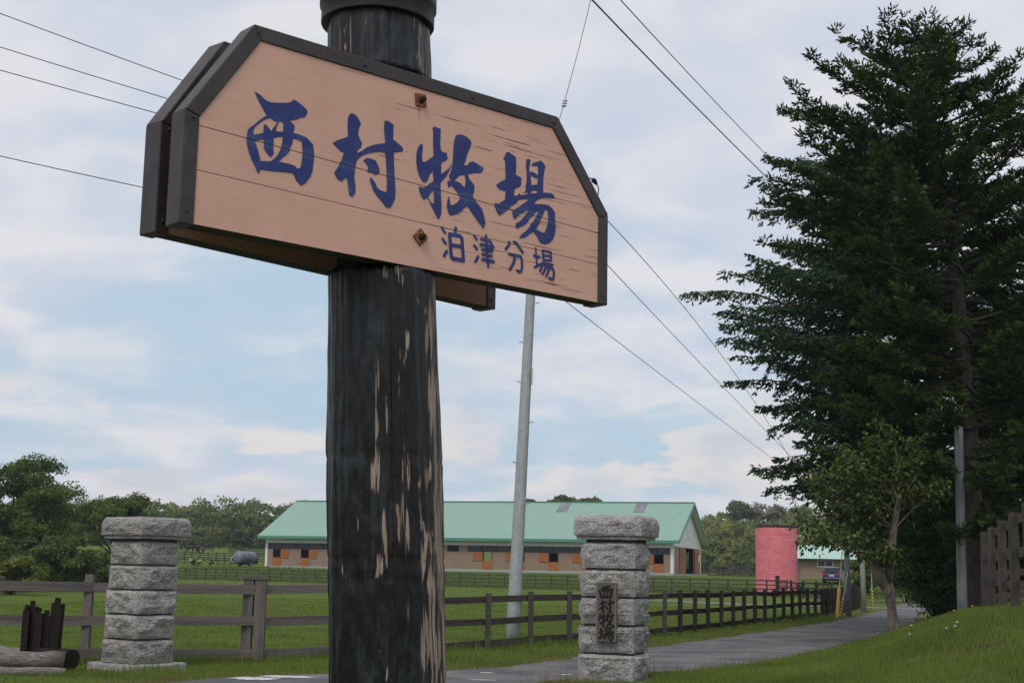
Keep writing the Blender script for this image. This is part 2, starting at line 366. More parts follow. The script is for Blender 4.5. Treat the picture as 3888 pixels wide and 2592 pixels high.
    b.set(b.mix(b.math('GREATER_THAN', f, .5), (.018, .018, .018), (.60, .36, .06)), .55)
    # buildings
    b = NB('tan_siding'); v = b.coord('Object', (1, 1, 1)); sx = b.n('ShaderNodeSeparateXYZ'); b.l(v, sx.inputs[0])
    n = b.noise(v, 1.2, 6, .6); fr = b.math('FRACT', b.math('MULTIPLY', sx.outputs[2], 5.0))
    c = b.ramp(n, [(.3, (.245, .172, .120)), (.7, (.300, .218, .155))]); b.set(b.mix(b.math('MULTIPLY', b.math('GREATER_THAN', fr, .9), .25), c, (.13, .09, .06)), .85)
    plain('white_boards', (.72, .71, .69), .7, var=.06, scale=1.5); plain('white_shade', (.60, .60, .59), .7, var=.06)
    b = NB('green_roof'); v = b.coord(); sx = b.n('ShaderNodeSeparateXYZ'); b.l(v, sx.inputs[0])
    wv = b.math('PINGPONG', b.math('MULTIPLY', sx.outputs[0], 4.4), .5); n = b.noise(b.coord('Object', (1, .2, 1)), 1.1, 5)
    c = b.ramp(n, [(.3, (.240, .382, .310)), (.7, (.272, .420, .345))])
    b.set(b.mix(b.ramp(wv, [(.30, 0), (.42, .35)]), c, (.15, .31, .24)), .55, spec=.25); b.bump(b.ramp(wv, [(.28, 1), (.45, 0)]), .6, .03)
    plain('green_trim', (.095, .27, .19), .5); plain('mint_roof', (.40, .56, .49), .6, var=.08); plain('mint_trim', (.33, .55, .46), .6)
    plain('orange_door', (.34, .118, .032), .65, var=.2, scale=2.5); plain('dark_frame', (.035, .024, .020), .7); plain('interior', (.045, .035, .028), .9)
    plain('dark_bar', (.055, .045, .040), .7); plain('aluminium', (.62, .64, .66), .4, .3); plain('concrete_base', (.36, .37, .34), .9)
    b = NB('dark_glass'); b.set((.012, .014, .016), .08, spec=.5)
    b = NB('skylight'); v = b.coord('Object', (1.4, 1, 1.4)); b.set(b.ramp(b.vor(v, 1.4, 'F1', 'Distance'), [(.3, (.14, .13, .155)), (.8, (.30, .275, .29))]), .45)
    # silo
    b = NB('pink_block'); r = b.rnd(); v = b.coord(); w0 = b.world()
    c = b.ramp(r, [(0, (.72, .180, .215)), (.5, (.77, .205, .245)), (1, (.81, .235, .270))])
    n = b.noise(w0, 1.3, 6, .65); c = b.mix(b.ramp(n, [(.50, 0), (.75, .45)]), c, (.50, .115, .135)); n2 = b.noise(w0, 7, 5, .7)
    b.set(b.mix(b.ramp(n2, [(.6, 0), (.8, .5)]), c, (.78, .28, .30)), .8); b.bump(b.noise(w0, 25, 4), .4, .01)
    plain('pink_mortar', (.30, .085, .098), .9); plain('silo_rim', (.055, .040, .038), .85, var=.3)
    plain('blue_paint', (.09, .16, .36), .5); plain('drum_green', (.010, .030, .016), .5)
    # things
    b = NB('car_paint'); b.set((.013, .018, .075), .25, .3); b.b.inputs['Coat Weight'].default_value = .6
    plain('rubber', (.012, .012, .012), .85); plain('red_lens', (.42, .03, .025), .3); plain('plate', (.60, .60, .58), .5)
    b = NB('tank_paint'); v = b.coord(); n = b.noise(v, 2.2, 5); st = b.noise(b.coord('Object', (1, 1, 1)), 9, 5, .7)
    c = b.ramp(n, [(.3, (.125, .155, .19)), (.7, (.20, .23, .265))]); b.set(b.mix(b.ramp(st, [(.6, 0), (.72, .6)]), c, (.12, .06, .04)), .55, .1)
    plain('white_hose', (.52, .53, .52), .6); plain('rust_red', (.13, .028, .020), .8, var=.3)
    for nm, c in (('coat_bay', (.026, .0105, .007)), ('coat_dark', (.010, .0065, .005)), ('coat_chestnut', (.055, .019, .009)), ('coat_black', (.006, .005, .005))): plain(nm, c, .6, var=.2)
    # bark and leaves
    b = NB('bark_fir'); v = b.coord('Object', (1, 1, .35)); n = b.noise(v, 9, 6, .7)
    c = b.ramp(n, [(.3, (.030, .024, .020)), (.7, (.080, .068, .060))]); lich = b.noise(b.coord('Object', (1, 1, 2.6)), 4, 5, .7)
    b.set(b.mix(b.ramp(lich, [(.64, 0), (.70, .6)]), c, (.20, .19, .175)), .95); b.bump(n, .8, .03)
    b = NB('bark_grey'); v = b.coord('Object', (1, 1, .45)); n = b.noise(v, 7, 6, .7, .5)
    b.set(b.ramp(n, [(.32, (.060, .045, .038)), (.55, (.155, .125, .105)), (.72, (.27, .235, .21))]), .92); b.bump(n, 1.0, .04)
    plain('bark_dark', (.022, .018, .015), .95, var=.35)
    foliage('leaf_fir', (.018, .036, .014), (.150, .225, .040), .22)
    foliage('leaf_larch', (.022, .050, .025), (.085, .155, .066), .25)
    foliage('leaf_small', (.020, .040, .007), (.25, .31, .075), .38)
    foliage('leaf_shrub', (.016, .036, .009), (.060, .110, .022), .25)
    foliage('leaf_left', (.040, .074, .013), (.135, .200, .032), .3)
    foliage('leaf_left_low', (.040, .062, .011), (.150, .180, .028), .3)
    foliage('leaf_forest', (.055, .100, .030), (.29, .30, .075), .3)
    foliage('leaf_bare', (.12, .11, .075), (.27, .25, .17), .25)
    foliage('grass_blade', (.042, .080, .011), (.240, .300, .060), .35, .7)
    foliage('hay_blade', (.10, .075, .035), (.26, .20, .11), .3, .8)
    plain('dandelion_yellow', (.75, .50, .02), .7); plain('seed_white', (.28, .28, .25), .9); plain('stem_green', (.06, .10, .02), .8)
    plain('plant_leaf', (.15, .22, .065), .7, var=.3)
make_materials()
M = MATS
# ------------------------------------------------------------------ the lie of the land
_LL = np.array([(14.0,-40.0),(16.0,-20.0),(19.4,-4.7),(21.2,-4.2),(23.5,-1.0),(24.6,0.0),(26.9,1.0),(32.6,3.4),(42.0,7.4),(56,13.0),(77,20.2),(101,28),(128,38),(155,50)])
_LR = np.array([(14.0,5.0),(16.0,1.6),(19.5,.2),(21.6,.55),(23.2,1.9),(25.0,3.5),(29,5.7),(38.9,9.8),(54,15.0),(79,22.8),(101,31),(128,41.5),(155,54)])
def lane_l(y): return np.interp(y, _LL[:,0], _LL[:,1])
def lane_r(y): return np.interp(y, _LR[:,0], _LR[:,1])
def fence_s(x, y): return (x + 32.4) * .651 + (y - 160.0) * .758      # metres beyond the barn-yard fence
def _vn(x, y, k, seed):
    x = np.asarray(x, float) * k; y = np.asarray(y, float) * k
    return (np.sin(x*1.3 + seed) * np.cos(y*1.7 - seed*.7) + np.sin(x*2.9 + y*1.1 + seed*2.1)*.5 + np.cos(y*3.7 - x*.9 + seed)*.35) / 1.85
def zt(x, y):
    x = np.asarray(x, float); y = np.asarray(y, float)
    s = fence_s(x, y)
    rng_ = 12 + np.clip((x + 32) / 54, 0, 1) * 28
    z = .15 * sstep(-25, 0, s) + 1.45 * sstep(0, 1, np.clip(s / rng_, 0, 1))
    left = sstep(60, -30, x)
    z = z + left * 2.5 * np.clip((y - 190) / 100, 0, 4) ** 1.25
    z = z + (1 - left) * 9.0 * sstep(300, 460, y)
    z = z - .65 * sstep(-14, -30, x) * sstep(35, 70, y) * sstep(150, 110, y)
    # grass bank on the right of the lane
    sr = x - lane_r(y)
    az = x / np.maximum(y, 4.0)      # the bank falls gently towards the lane and rises to the fence on its top
    k = np.interp(az, [.066, .103, .140, .1955, .251, .279, .316, .362, .6], [.088, .072, .0645, .056, .0418, .030, .019, .012, .010])
    fz = np.interp(az, [.066, .1955, .279, .344, .5], [.30, .60, .75, .87, .84])
    z = z + np.clip(1.6 - k*y, 0, 1.6) * fz * sstep(0, 1.2, sr) * sstep(15.0, 20.5, y) * sstep(66, 44, y) * (az > .05)
    lane = np.minimum(x - lane_l(y), lane_r(y) - x)
    rough = sstep(0, 1.2, -lane) * sstep(14.5, 17, y)
    z = z + rough * (.035 * _vn(x, y, .8, 1.0) + .02 * _vn(x, y, 2.7, 4.0)) * sstep(140, 60, y)
    return z
def on_ground(px, py, ymin=10.0, ymax=500.0):
    """point where the photograph's ray meets the ground"""
    v = ray(px, py); Y = np.linspace(ymin, ymax, 6000); p = EYE[None] + v[None] * (Y / v[1])[:, None]
    h = p[:, 2] - zt(p[:, 0], p[:, 1]); i = np.argmax(h < 0) if (h < 0).any() else int(np.argmin(np.where(Y < 34, h, 99)))
    return np.array([p[i,0], p[i,1], float(zt(p[i,0], p[i,1]))])
def gz(x, y): return float(zt(x, y))

def axis(parts):
    out = []
    for a, b, st in parts: out += list(np.arange(a, b, st))
    return np.array(out + [parts[-1][1]])
gx = axis([(-3000,-600,400),(-600,-200,40),(-200,-80,6),(-80,-24,2),(-24,-12,1.0),(-12,16,.5),(16,30,1.0),(30,90,2),(90,260,8),(260,600,40),(600,3000,400)])
gy = axis([(-400,-20,60),(-20,14,3),(14,17,.6),(17,42,.5),(42,70,.9),(70,200,2.2),(200,480,5),(480,1000,60),(1000,4000,500)])
XX, YY = np.meshgrid(gx, gy)
ZZ = zt(XX, YY)
V = np.stack([XX, YY, ZZ], -1).reshape(-1, 3); nx, ny = len(gx), len(gy)
ii, jj = np.meshgrid(np.arange(nx-1), np.arange(ny-1)); i0 = (jj*nx + ii).ravel()
me = npmesh('ground', V, np.stack([i0, i0+1, i0+nx+1, i0+nx], 1))
# lane drops away under the asphalt sheet; dry straw along its edges, lush strips under fences
lane_d = np.maximum(lane_l(V[:,1]) - V[:,0], V[:,0] - lane_r(V[:,1]))
dry = sstep(1.9, .35, lane_d) * sstep(150, 100, V[:,1]) * np.where(V[:,0] < lane_l(V[:,1]) + 1, 1.0, .55)
bankx = V[:,0] - lane_r(V[:,1]); dry = np.maximum(dry, .42 * sstep(1.5, 3.0, bankx) * sstep(40, 34, V[:,1]) * (V[:,1] > 16))
a = me.attributes.new('dry', 'FLOAT', 'POINT'); a.data.foreach_set('value', dry.astype(np.float32))
SOIL = [(on_ground(px, py, 15, 50), a_, b_) for px, py, a_, b_ in ((3565, 2425, .40, .16), (3760, 2458, .50, .20), (3600, 2476, .42, .13), (3700, 2470, .35, .12))]
def soil_at(x, y):
    s = np.zeros_like(np.asarray(x, float))
    for c, a_, b_ in SOIL: s = np.maximum(s, sstep(1.15, .55, np.hypot((x - c[0])/a_, (y - c[1])/b_) + .30*_vn(x, y, 4.0, 3.0)))
    return s
soil = soil_at(V[:,0], V[:,1]); a = me.attributes.new('soil', 'FLOAT', 'POINT'); a.data.foreach_set('value', soil.astype(np.float32))
s_ = fence_s(V[:,0], V[:,1]); lush = sstep(-3, 2, s_) * sstep(45, 20, s_) * (V[:,1] < 200)
a = me.attributes.new('lush', 'FLOAT', 'POINT'); a.data.foreach_set('value', lush.astype(np.float32))
me.shade_smooth()
ground = tag(link('ground', me, M['pasture']), kind='structure')

def strip(name, ys, fl, fr, lift, mat, n=8):
    Vs = []; 
    for y in ys:
        for t in np.linspace(0, 1, n): x = fl(y) + (fr(y) - fl(y)) * t; Vs.append((x, y, gz(x, y) + lift))
    F = [(j*n+i, j*n+i+1, (j+1)*n+i+1, (j+1)*n+i) for j in range(len(ys)-1) for i in range(n-1)]
    m = bpy.data.meshes.new(name); m.from_pydata(Vs, [], F); m.update(); m.shade_smooth()
    return tag(link(name, m, mat), kind='structure')
ys = np.concatenate([np.arange(13.2, 30, .35), np.arange(30, 80, .8), np.arange(80, 153, 1.5)])
rag = lambda y, s: .10 * math.sin(y*2.1 + s) + .06 * math.sin(y*5.3 + s*2) + .22 * noise.noise(Vector((y*.8, s, 0))) + .12*noise.noise(Vector((y*2.6, s, 3)))
strip('lane', ys, lambda y: float(lane_l(y)) - .05 + rag(y, 1.0), lambda y: float(lane_r(y)) + .05 + rag(y, 3.0), .018, M['asphalt'], 10)
road = MB(); road.add([(-120, 6.9, .012), (120, 6.9, .012), (120, 14.6, .012), (-120, 14.6, .012)], [(0,1,2,3)])
tag(road.build('road', M['asphalt']), kind='structure')
# dirt track across the paddock in front of the silo, and the gravel strip along the barn
tA, tB = on_ground(2700, 2262, 40), on_ground(3110, 2302, 40)
def track(name, pts, wdt, mat, lift=.03):
    Vs = []; F = []; n = 0; P_ = []
    for (a, b) in zip(pts, pts[1:]):
        k = max(2, int(math.hypot(b[0]-a[0], b[1]-a[1]) / 1.2))
        for t in np.linspace(0, 1, k, endpoint=False): P_.append((a[0]+(b[0]-a[0])*t, a[1]+(b[1]-a[1])*t))
    P_.append(pts[-1][:2])
    for i, (x, y) in enumerate(P_):
        q = P_[min(i+1, len(P_)-1)]; p0 = P_[max(i-1, 0)]; dx, dy = q[0]-p0[0], q[1]-p0[1]; l = math.hypot(dx, dy)
        for t in (-1, -.33, .33, 1):
            X, Y = x - dy/l*wdt/2*t*(1+.1*math.sin(i)), y + dx/l*wdt/2*t; Vs.append((X, Y, gz(X, Y) + lift))
    F = [(i*4+j, i*4+j+1, (i+1)*4+j+1, (i+1)*4+j) for i in range(len(P_)-1) for j in range(3)]
    m = bpy.data.meshes.new(name); m.from_pydata(Vs, [], F); m.update(); m.shade_smooth(); return tag(link(name, m, mat), kind='structure')
track('dirt_track', [(9, 92), (15, 82), (tB[0], tB[1]), (27, 80)], 3.2, M['gravel'])

# worn white paint on the asphalt at the mouth of the lane
def paint(px, py, rx, ry, seed, label):
    c = on_ground(px, py, 12); r = random.Random(seed); k = 22
    pts = [(c[0] + rx*math.cos(2*math.pi*i/k)*r.uniform(.55, 1.1), c[1] + ry*math.sin(2*math.pi*i/k)*r.uniform(.55, 1.1)) for i in range(k)]
    m = MB(); m.add([(x, y, .025) for x, y in pts], [tuple(range(k))])
    tag(m.build('road_paint_patch', M['road_paint']), label, 'road marking', 'worn white paint on the lane mouth')
paint(965, 2582, .42, .35, 1, 'large worn white paint patch on asphalt left of the sign post')
paint(1085, 2574, .50, .22, 2, 'long worn white paint streak on asphalt touching the sign post')
paint(1850, 2559, .14, .10, 3, 'upper small white paint fleck on the lane right of sign post')
paint(1835, 2587, .26, .07, 4, 'lower white paint dash on the lane at bottom edge')
paint(2145, 2566, .12, .10, 5, 'small white paint fleck on the lane beside the right pillar')

# ------------------------------------------------------------------ grass blades near the camera (nobody could count them)
def grass(name, n, ysel, xsel, hgt, wid, keep, label, mat, seed, lean=.45, tlo=0.0, thi=1.0):
    r = np.random.default_rng(seed); Y = ysel(r, n); X = xsel(r, Y)
    k = keep(X, Y, r); X, Y = X[k], Y[k]; m = len(X)
    Z = zt(X, Y); h = hgt(r, X, Y) ; a = r.uniform(0, 2*np.pi, m); b = r.uniform(0, 2*np.pi, m); ln = r.uniform(0, lean, m)
    w0 = wid * r.uniform(.6, 1.4, m) * (Y / 26.0) ** .8
    C = np.stack([X, Y, Z - .01], 1); S = np.stack([np.cos(a), np.sin(a)*.35, 0*a], 1) * w0[:, None]
    T = C + np.stack([np.cos(b)*ln*h, np.sin(b)*ln*h, h*np.sqrt(1 - ln**2*.6)], 1)
    V = np.stack([C - S*.5, C + S*.5, T], 1).reshape(-1, 3); F = np.arange(3*m).reshape(-1, 3)
    tn = np.clip(r.uniform(tlo, thi, m) * .55 + .45 * (.5 + .5*_vn(X, Y, .9, seed)), 0, 1)
    me = npmesh(name, V, F, np.repeat(tn, 3)); o = link(name, me, mat); return tag(o, label, 'grass', kind='stuff')
PILL_L = np.array([-5.75, 22.7]); PILL_R = np.array([1.62, 21.9])
def clear(X, Y):
    k = (np.maximum(lane_l(Y) - X, X - lane_r(Y)) > .02) & (Y > 14.9)
    for c in (PILL_L, PILL_R): k &= (np.hypot(X - c[0], Y - c[1]) > .62)
    return k
dec = lambda a, b: (lambda r, n: a * (b / a) ** r.random(n))
wide = lambda r, Y: Y * r.uniform(-.40, .40, len(Y))
fenceA = np.array([(-12.3, 21.9), (-6.96, 24.1), (-4.4, 25.2), (-1.3, 28.2)])
def near_fence(X, Y):
    fx = np.interp(Y, [28.2, 59.6, 79.0], [-1.3, 13.3, 19.3]); d2 = np.abs(X - fx) * .91
    fy = np.interp(X, fenceA[:,0], fenceA[:,1]); d1 = np.abs(Y - fy)
    return np.where(X < -1.3, d1, np.where(Y > 27.5, d2, 9))
grass('short_grass', 230000, dec(18.0, 75.0), wide, lambda r, X, Y: r.uniform(.03, .085, len(X)), .016,
      lambda X, Y, r: clear(X, Y) & (X < lane_l(Y)), 'short cropped green grass across the front paddock', M['grass_blade'], 11)
def verge_h(r, X, Y):
    ld = np.maximum(lane_l(Y) - X, X - lane_r(Y)); nf = near_fence(X, Y)
    h = r.uniform(.05, .13, len(X)) * (.45 + .55*sstep(.05, .6, ld))
    h *= 1 + 1.3 * np.exp(-(nf/.30)**2) + 1.2*np.exp(-(np.hypot(X-.15, Y-31.6)/.9)**2)
    for c in (PILL_L, PILL_R): h *= 1 + .9*np.exp(-((np.hypot(X-c[0], Y-c[1])-.65)/.25)**2)
    return h * r.uniform(.6, 1.3, len(X))
def verge_keep(X, Y, r):
    ld = lane_l(Y) - X; nf = near_fence(X, Y)
    return clear(X, Y) & (X < lane_l(Y)) & (((ld < 2.6) & (Y > 21)) | (nf < .6)) & (r.random(len(X)) < sstep(.15, .95, ld) * .93 + .07)
grass('verge_grass', 420000, dec(19.0, 62.0), wide, verge_h, .013, verge_keep, 'longer green grass along fence line and lane verge', M['grass_blade'], 12)
def bank_h(r, X, Y):
    ld = X - lane_r(Y); return r.uniform(.045, .165, len(X)) * np.clip(Y/25, .5, 1.1) * (.4 + .6*sstep(.05, .8, ld)) * (.65 + .75*(.5+.5*_vn(X, Y, 1.3, 2.0)))
def bank_keep(X, Y, r):
    bare = _vn(X, Y, 1.1, 9.0) + .4*_vn(X, Y, 3.1, 2.0)
    return clear(X, Y) & (X > lane_r(Y)) & (X - lane_r(Y) < 16) & (r.random(len(X)) < np.where(bare > .75, .35, 1.0) * (1 - .75*soil_at(X, Y)))
grass('bank_grass', 620000, dec(15.0, 48.0), lambda r, Y: Y * r.uniform(-.02, .42, len(Y)), bank_h, .017, bank_keep, 'tufty green grass covering the bank on the right', M['grass_blade'], 13)
grass('dry_grass', 130000, dec(18.2, 60.0), wide, lambda r, X, Y: r.uniform(.03, .10, len(X)), .017,
      lambda X, Y, r: clear(X, Y) & (r.random(len(X)) < np.where(X < lane_l(Y), sstep(1.3, .2, lane_l(Y) - X) * .85, .26*(.4 + _vn(X, Y, 1.1, 9.0)).clip(0, 1) + .10 + .5*sstep(.7, .2, X - lane_r(Y)))) & (X - lane_r(Y) < 8),
      'dry straw coloured grass at the edges of the lane', M['hay_blade'], 14, .8)
grass('seed_grass', 5200, dec(19.5, 27.0), lambda r, Y: Y * r.uniform(-.05, .24, len(Y)), lambda r, X, Y: r.uniform(.16, .34, len(X)), .008,
      lambda X, Y, r: clear(X, Y) & (np.abs(X - lane_r(Y)) < .9) & (X > lane_r(Y)), 'thin seeding grass stalks beside the right pillar', M['hay_blade'], 15, .35)
grass('pasture_tufts', 60000, dec(24.0, 90.0), wide, lambda r, X, Y: r.uniform(.06, .17, len(X)), .020,
      lambda X, Y, r: clear(X, Y) & (X < lane_l(Y) - .5) & (_vn(X, Y, .55, 5.0) + .8*_vn(X, Y, 1.7, 8.0) > .62), 'scattered coarser tufts in the front paddock', M['grass_blade'], 17, .6)
# rank grass of the bank in front of the barn
grass('yard_bank_grass', 60000, dec(95.0, 178.0), lambda r, Y: Y * r.uniform(-.30, .26, len(Y)), lambda r, X, Y: r.uniform(.12, .34, len(X)), .035,
      lambda X, Y, r: (fence_s(X, Y) > -2) & (fence_s(X, Y) < 16) & clear(X, Y), 'rank green grass on the slope before the barn', M['grass_blade'], 16, .5, 0, .55)
# ------------------------------------------------------------------ the sign: charred post, two boards
BIG= [[[(236,467),(245,465),(258,462),(269,454),(281,448),(300,446),(322,450),(353,457),(372,464),(384,476),(401,471),(422,462),(438,450),(436,437),(426,424),(417,423),(399,411),(372,401),(383,395),(392,387),(389,363),(402,364),(420,363),(437,360),(451,352),(465,341),(471,311),(470,281),(467,253),(462,234),(442,206),(425,194),(417,202),(406,208),(400,221),(391,230),(364,227),(309,220),(285,219),(272,216),(267,203),(262,204),(254,220),(239,242),(228,263),(219,288),(216,309),(219,336),(226,345),(240,357),(261,379),(284,399),(269,419),(253,438)],[(241,325),(240,341),(245,352),(262,369),(281,385),(299,393),(317,386),(328,388),(314,367),(305,352),(283,370),(276,365),(276,339)],[(322,354),(324,369),(332,388),(343,391),(348,386),(349,359)],[(247,304),(254,310),(277,316),(281,305),(280,290),(294,275),(307,265),(318,278),(315,302),(316,318),(314,330),(331,337),(348,342),(347,322),(342,299),(332,277),(320,262),(308,252),(271,245),(261,275),(253,293)],[(388,344),(399,345),(421,341),(426,306),(425,278),(420,253),(409,248),(399,256),(378,258),(338,257),(352,273),(374,295),(378,311),(385,324)]],[[(613,483),(627,481),(638,474),(652,456),(645,439),(642,415),(651,400),(660,388),(655,372),(641,358),(642,351),(661,363),(680,379),(702,391),(730,402),(755,409),(750,443),(748,462),(749,488),(759,491),(773,488),(788,482),(788,430),(803,424),(828,412),(832,405),(830,395),(794,384),(793,371),(797,332),(800,297),(805,257),(805,224),(796,204),(786,187),(768,187),(749,203),(730,217),(713,234),(696,268),(702,279),(710,271),(721,261),(727,249),(739,242),(767,238),(769,267),(763,325),(759,364),(753,376),(736,375),(703,364),(676,353),(659,343),(641,324),(636,303),(634,286),(633,261),(640,232),(639,211),(628,195),(616,199),(612,215),(604,257),(598,254),(582,240),(567,245),(557,255),(553,266),(566,286),(579,314),(588,339),(573,342),(558,351),(541,363),(557,376),(578,386),(601,399),(598,430),(598,463),(604,477)]],[[(665,329),(682,342),(701,343),(718,340),(728,327),(736,311),(734,300),(720,289),(706,295),(684,293),(688,312),(678,321)]],[[(957,509),(969,517),(995,513),(995,484),(994,459),(997,440),(1005,432),(1025,432),(1027,420),(1031,414),(1025,405),(1007,395),(1001,387),(1002,350),(1017,362),(1038,380),(1046,397),(1048,394),(1042,376),(1027,348),(1000,317),(1002,299),(1004,268),(1008,232),(1007,205),(999,187),(993,187),(980,203),(974,213),(960,229),(955,241),(944,254),(932,244),(926,244),(914,259),(906,277),(907,289),(922,286),(937,292),(950,305),(969,318),(964,352),(951,338),(943,314),(930,304),(920,307),(904,325),(895,348),(890,374),(890,400),(895,421),(903,436),(915,442),(918,430),(915,403),(917,379),(932,380),(946,393),(966,408),(962,452),(961,496)],[(948,255),(955,270),(971,286),(974,238),(964,238),(956,246)]],[[(1064,506),(1080,513),(1098,515),(1117,510),(1133,502),(1137,493),(1131,472),(1118,446),(1111,420),(1103,403),(1122,408),(1131,421),(1145,427),(1161,423),(1198,414),(1193,400),(1179,389),(1159,386),(1140,379),(1123,375),(1131,359),(1147,347),(1156,337),(1155,319),(1149,297),(1162,285),(1178,271),(1194,259),(1204,236),(1212,208),(1206,197),(1203,187),(1190,199),(1172,213),(1151,233),(1125,257),(1113,249),(1095,231),(1077,219),(1059,212),(1046,209),(1038,221),(1031,240),(1034,261),(1038,277),(1044,268),(1048,247),(1056,247),(1075,259),(1093,280),(1077,297),(1052,317),(1036,307),(1030,327),(1033,332),(1044,335),(1037,349),(1047,372),(1052,403),(1054,433),(1054,453),(1057,485)],[(1062,338),(1085,361),(1108,369),(1114,348),(1111,324),(1104,326),(1092,335),(1076,338)]],[[(1302,493),(1315,498),(1327,495),(1351,487),(1353,477),(1354,451),(1353,419),(1381,413),(1380,402),(1381,388),(1376,379),(1349,364),(1345,347),(1349,338),(1366,344),(1371,354),(1377,347),(1397,351),(1418,359),(1410,362),(1389,356),(1403,368),(1401,384),(1406,402),(1406,437),(1401,463),(1404,488),(1413,493),(1424,490),(1423,475),(1419,459),(1421,444),(1434,447),(1446,445),(1463,438),(1462,475),(1443,470),(1427,469),(1439,482),(1460,492),(1478,499),(1489,493),(1501,481),(1495,462),(1491,432),(1491,404),(1491,378),(1531,384),(1546,379),(1551,370),(1548,365),(1513,361),(1487,356),(1465,345),(1443,326),(1468,329),(1494,334),(1520,335),(1539,326),(1554,310),(1554,290),(1558,256),(1554,226),(1543,204),(1527,190),(1507,182),(1484,182),(1473,191),(1465,204),(1453,213),(1447,219),(1429,209),(1414,196),(1398,188),(1373,182),(1388,201),(1407,215),(1429,237),(1429,249),(1439,251),(1455,275),(1469,303),(1451,291),(1434,272),(1422,264),(1419,253),(1397,234),(1380,226),(1366,217),(1359,218),(1356,235),(1381,250),(1396,266),(1418,295),(1399,288),(1377,273),(1365,262),(1349,249),(1341,264),(1338,278),(1354,289),(1376,304),(1404,325),(1418,338),(1404,336),(1369,326),(1357,311),(1332,293),(1305,270),(1277,250),(1265,262),(1254,279),(1253,295),(1270,293),(1286,304),(1302,314),(1304,346),(1275,347),(1257,360),(1274,375),(1303,392),(1301,423),(1299,459),(1289,467),(1298,480)],[(1427,431),(1444,427),(1457,425),(1462,431),(1461,403),(1444,399),(1430,395)],[(1426,363),(1432,371),(1448,378),(1459,377),(1463,372),(1445,366)],[(1501,311),(1514,313),(1518,291),(1519,269),(1512,246),(1500,224),(1484,225),(1459,231),(1473,256),(1483,275),(1495,297)]]]
SMALL= [[([(1012,157),(1027,143)],80),([(1017,118),(1031,105)],85),([(1036,77),(1026,60)],95),([(1074,167),(1072,147)],95),([(1047,141),(1094,143),(1103,136),(1113,57)],100),([(1047,141),(1057,63),(1065,56),(1113,57)],105),([(1054,103),(1106,106)],95)],[([(1160,155),(1172,143)],75),([(1161,119),(1174,108)],75),([(1181,82),(1169,62)],85),([(1215,165),(1229,53)],80),([(1193,148),(1233,148),(1240,143),(1245,114)],85),([(1191,128),(1251,129)],85),([(1199,111),(1244,112)],85),([(1201,94),(1243,94)],85),([(1201,75),(1253,75)],90)],[([(1328,159),(1326,149),(1311,131)],85),([(1351,164),(1361,162),(1370,154),(1394,132)],85),([(1327,115),(1384,115),(1390,103),(1392,78),(1387,61),(1379,56),(1368,60)],80),([(1355,108),(1349,84),(1332,59)],85)],[([(1458,159),(1466,94)],65),([(1451,129),(1477,128)],85),([(1455,86),(1485,102)],80),([(1493,156),(1496,125),(1503,120)],70),([(1500,121),(1536,124)],60),([(1534,156),(1537,126)],70),([(1493,156),(1534,157)],60),([(1496,138),(1534,141)],70),([(1492,110),(1545,109)],65),([(1495,106),(1481,75)],75),([(1509,97),(1543,97),(1551,85),(1549,57),(1541,52),(1528,57)],75),([(1509,92),(1494,66)],70),([(1528,92),(1512,60)],70),([(1506,104),(1509,94)],90)]]

SG_A = at(412*3888/2352, 508*3888/2352, 4.2); SG_E = np.array([.75177, .65943, 0.0]); SG_N = np.array([SG_E[1], -SG_E[0], 0.0])  # N faces the camera
SG_L = 1.830; ZB = SG_A[2]
def post_axis(z): return np.array([-.400 - (z - 1.22) * .0465, 4.95 - (z - 1.22) * .012])
post = thing('sign_post', 'thick charred black timber post with pale bare streaks carrying the two sign boards', 'post', (*post_axis(0), 0))
# bare weathered streaks where the char has flaked off: (column, top, bottom, width) as seen from the road
STREAKS = [(1150+x/1.96, 900+a/1.96, 900+b_/1.96, w/1.96, k) for x, a, b_, w, k in ((612,200,330,40,.7),(712,190,350,62,1),(975,240,560,38,1),(930,490,610,40,1),(945,560,940,62,1),(962,980,1560,64,1),(1003,1130,1290,25,1),(985,1000,1140,22,1),(560,975,1230,30,1),(545,1255,1500,32,1),(622,1145,1460,22,1),(768,640,810,26,1),(735,830,970,60,.6),(722,960,1200,30,.6),(362,420,640,24,.5),(1012,600,950,20,.8),(850,420,520,30,.6))] + \
 [(1150+x/1.758, 1700+a/1.758, 1700+b_/1.758, w/1.758, k) for x, a, b_, w, k in ((490,-60,310,42,1),(460,90,370,16,1),(680,-40,270,52,.75),(668,360,690,72,.95),(628,350,440,26,1),(545,410,590,27,1),(555,600,785,27,1),(513,690,825,38,1),(495,815,880,22,.8),(770,170,270,27,1),(775,310,440,17,1),(790,460,570,42,1),(835,530,630,60,.95),(830,80,250,36,1),(800,600,910,34,1),(868,620,710,50,.95),(905,-50,640,58,1),(925,540,800,64,1),(945,170,570,30,1),(815,890,1420,58,1),(842,770,1010,32,1),(862,990,1600,42,1),(895,1280,1600,60,1),(945,840,1060,38,1),(952,1050,1600,28,1),(375,425,570,12,.9),(290,790,890,28,.6),(512,1330,1400,13,.9),(560,1470,1560,13,.9),(335,1520,1600,20,.7),(700,900,1500,16,.45))] + \
 [(1180+x/4.704, a/4.704, b_/4.704, w/4.704, k) for x, a, b_, w, k in ((668,400,630,52,1),(650,770,1020,46,1),(742,200,1060,20,1),(1010,170,500,24,1),(1845,290,570,28,1),(1950,410,630,28,1),(1920,550,860,54,1),(1915,840,1110,72,1),(1955,1080,1330,84,1),(580,280,1000,16,.9),(1235,150,420,22,.6),(1380,200,1100,16,.45),(1800,500,1150,16,.7))]
_rs = random.Random(12); _S = []
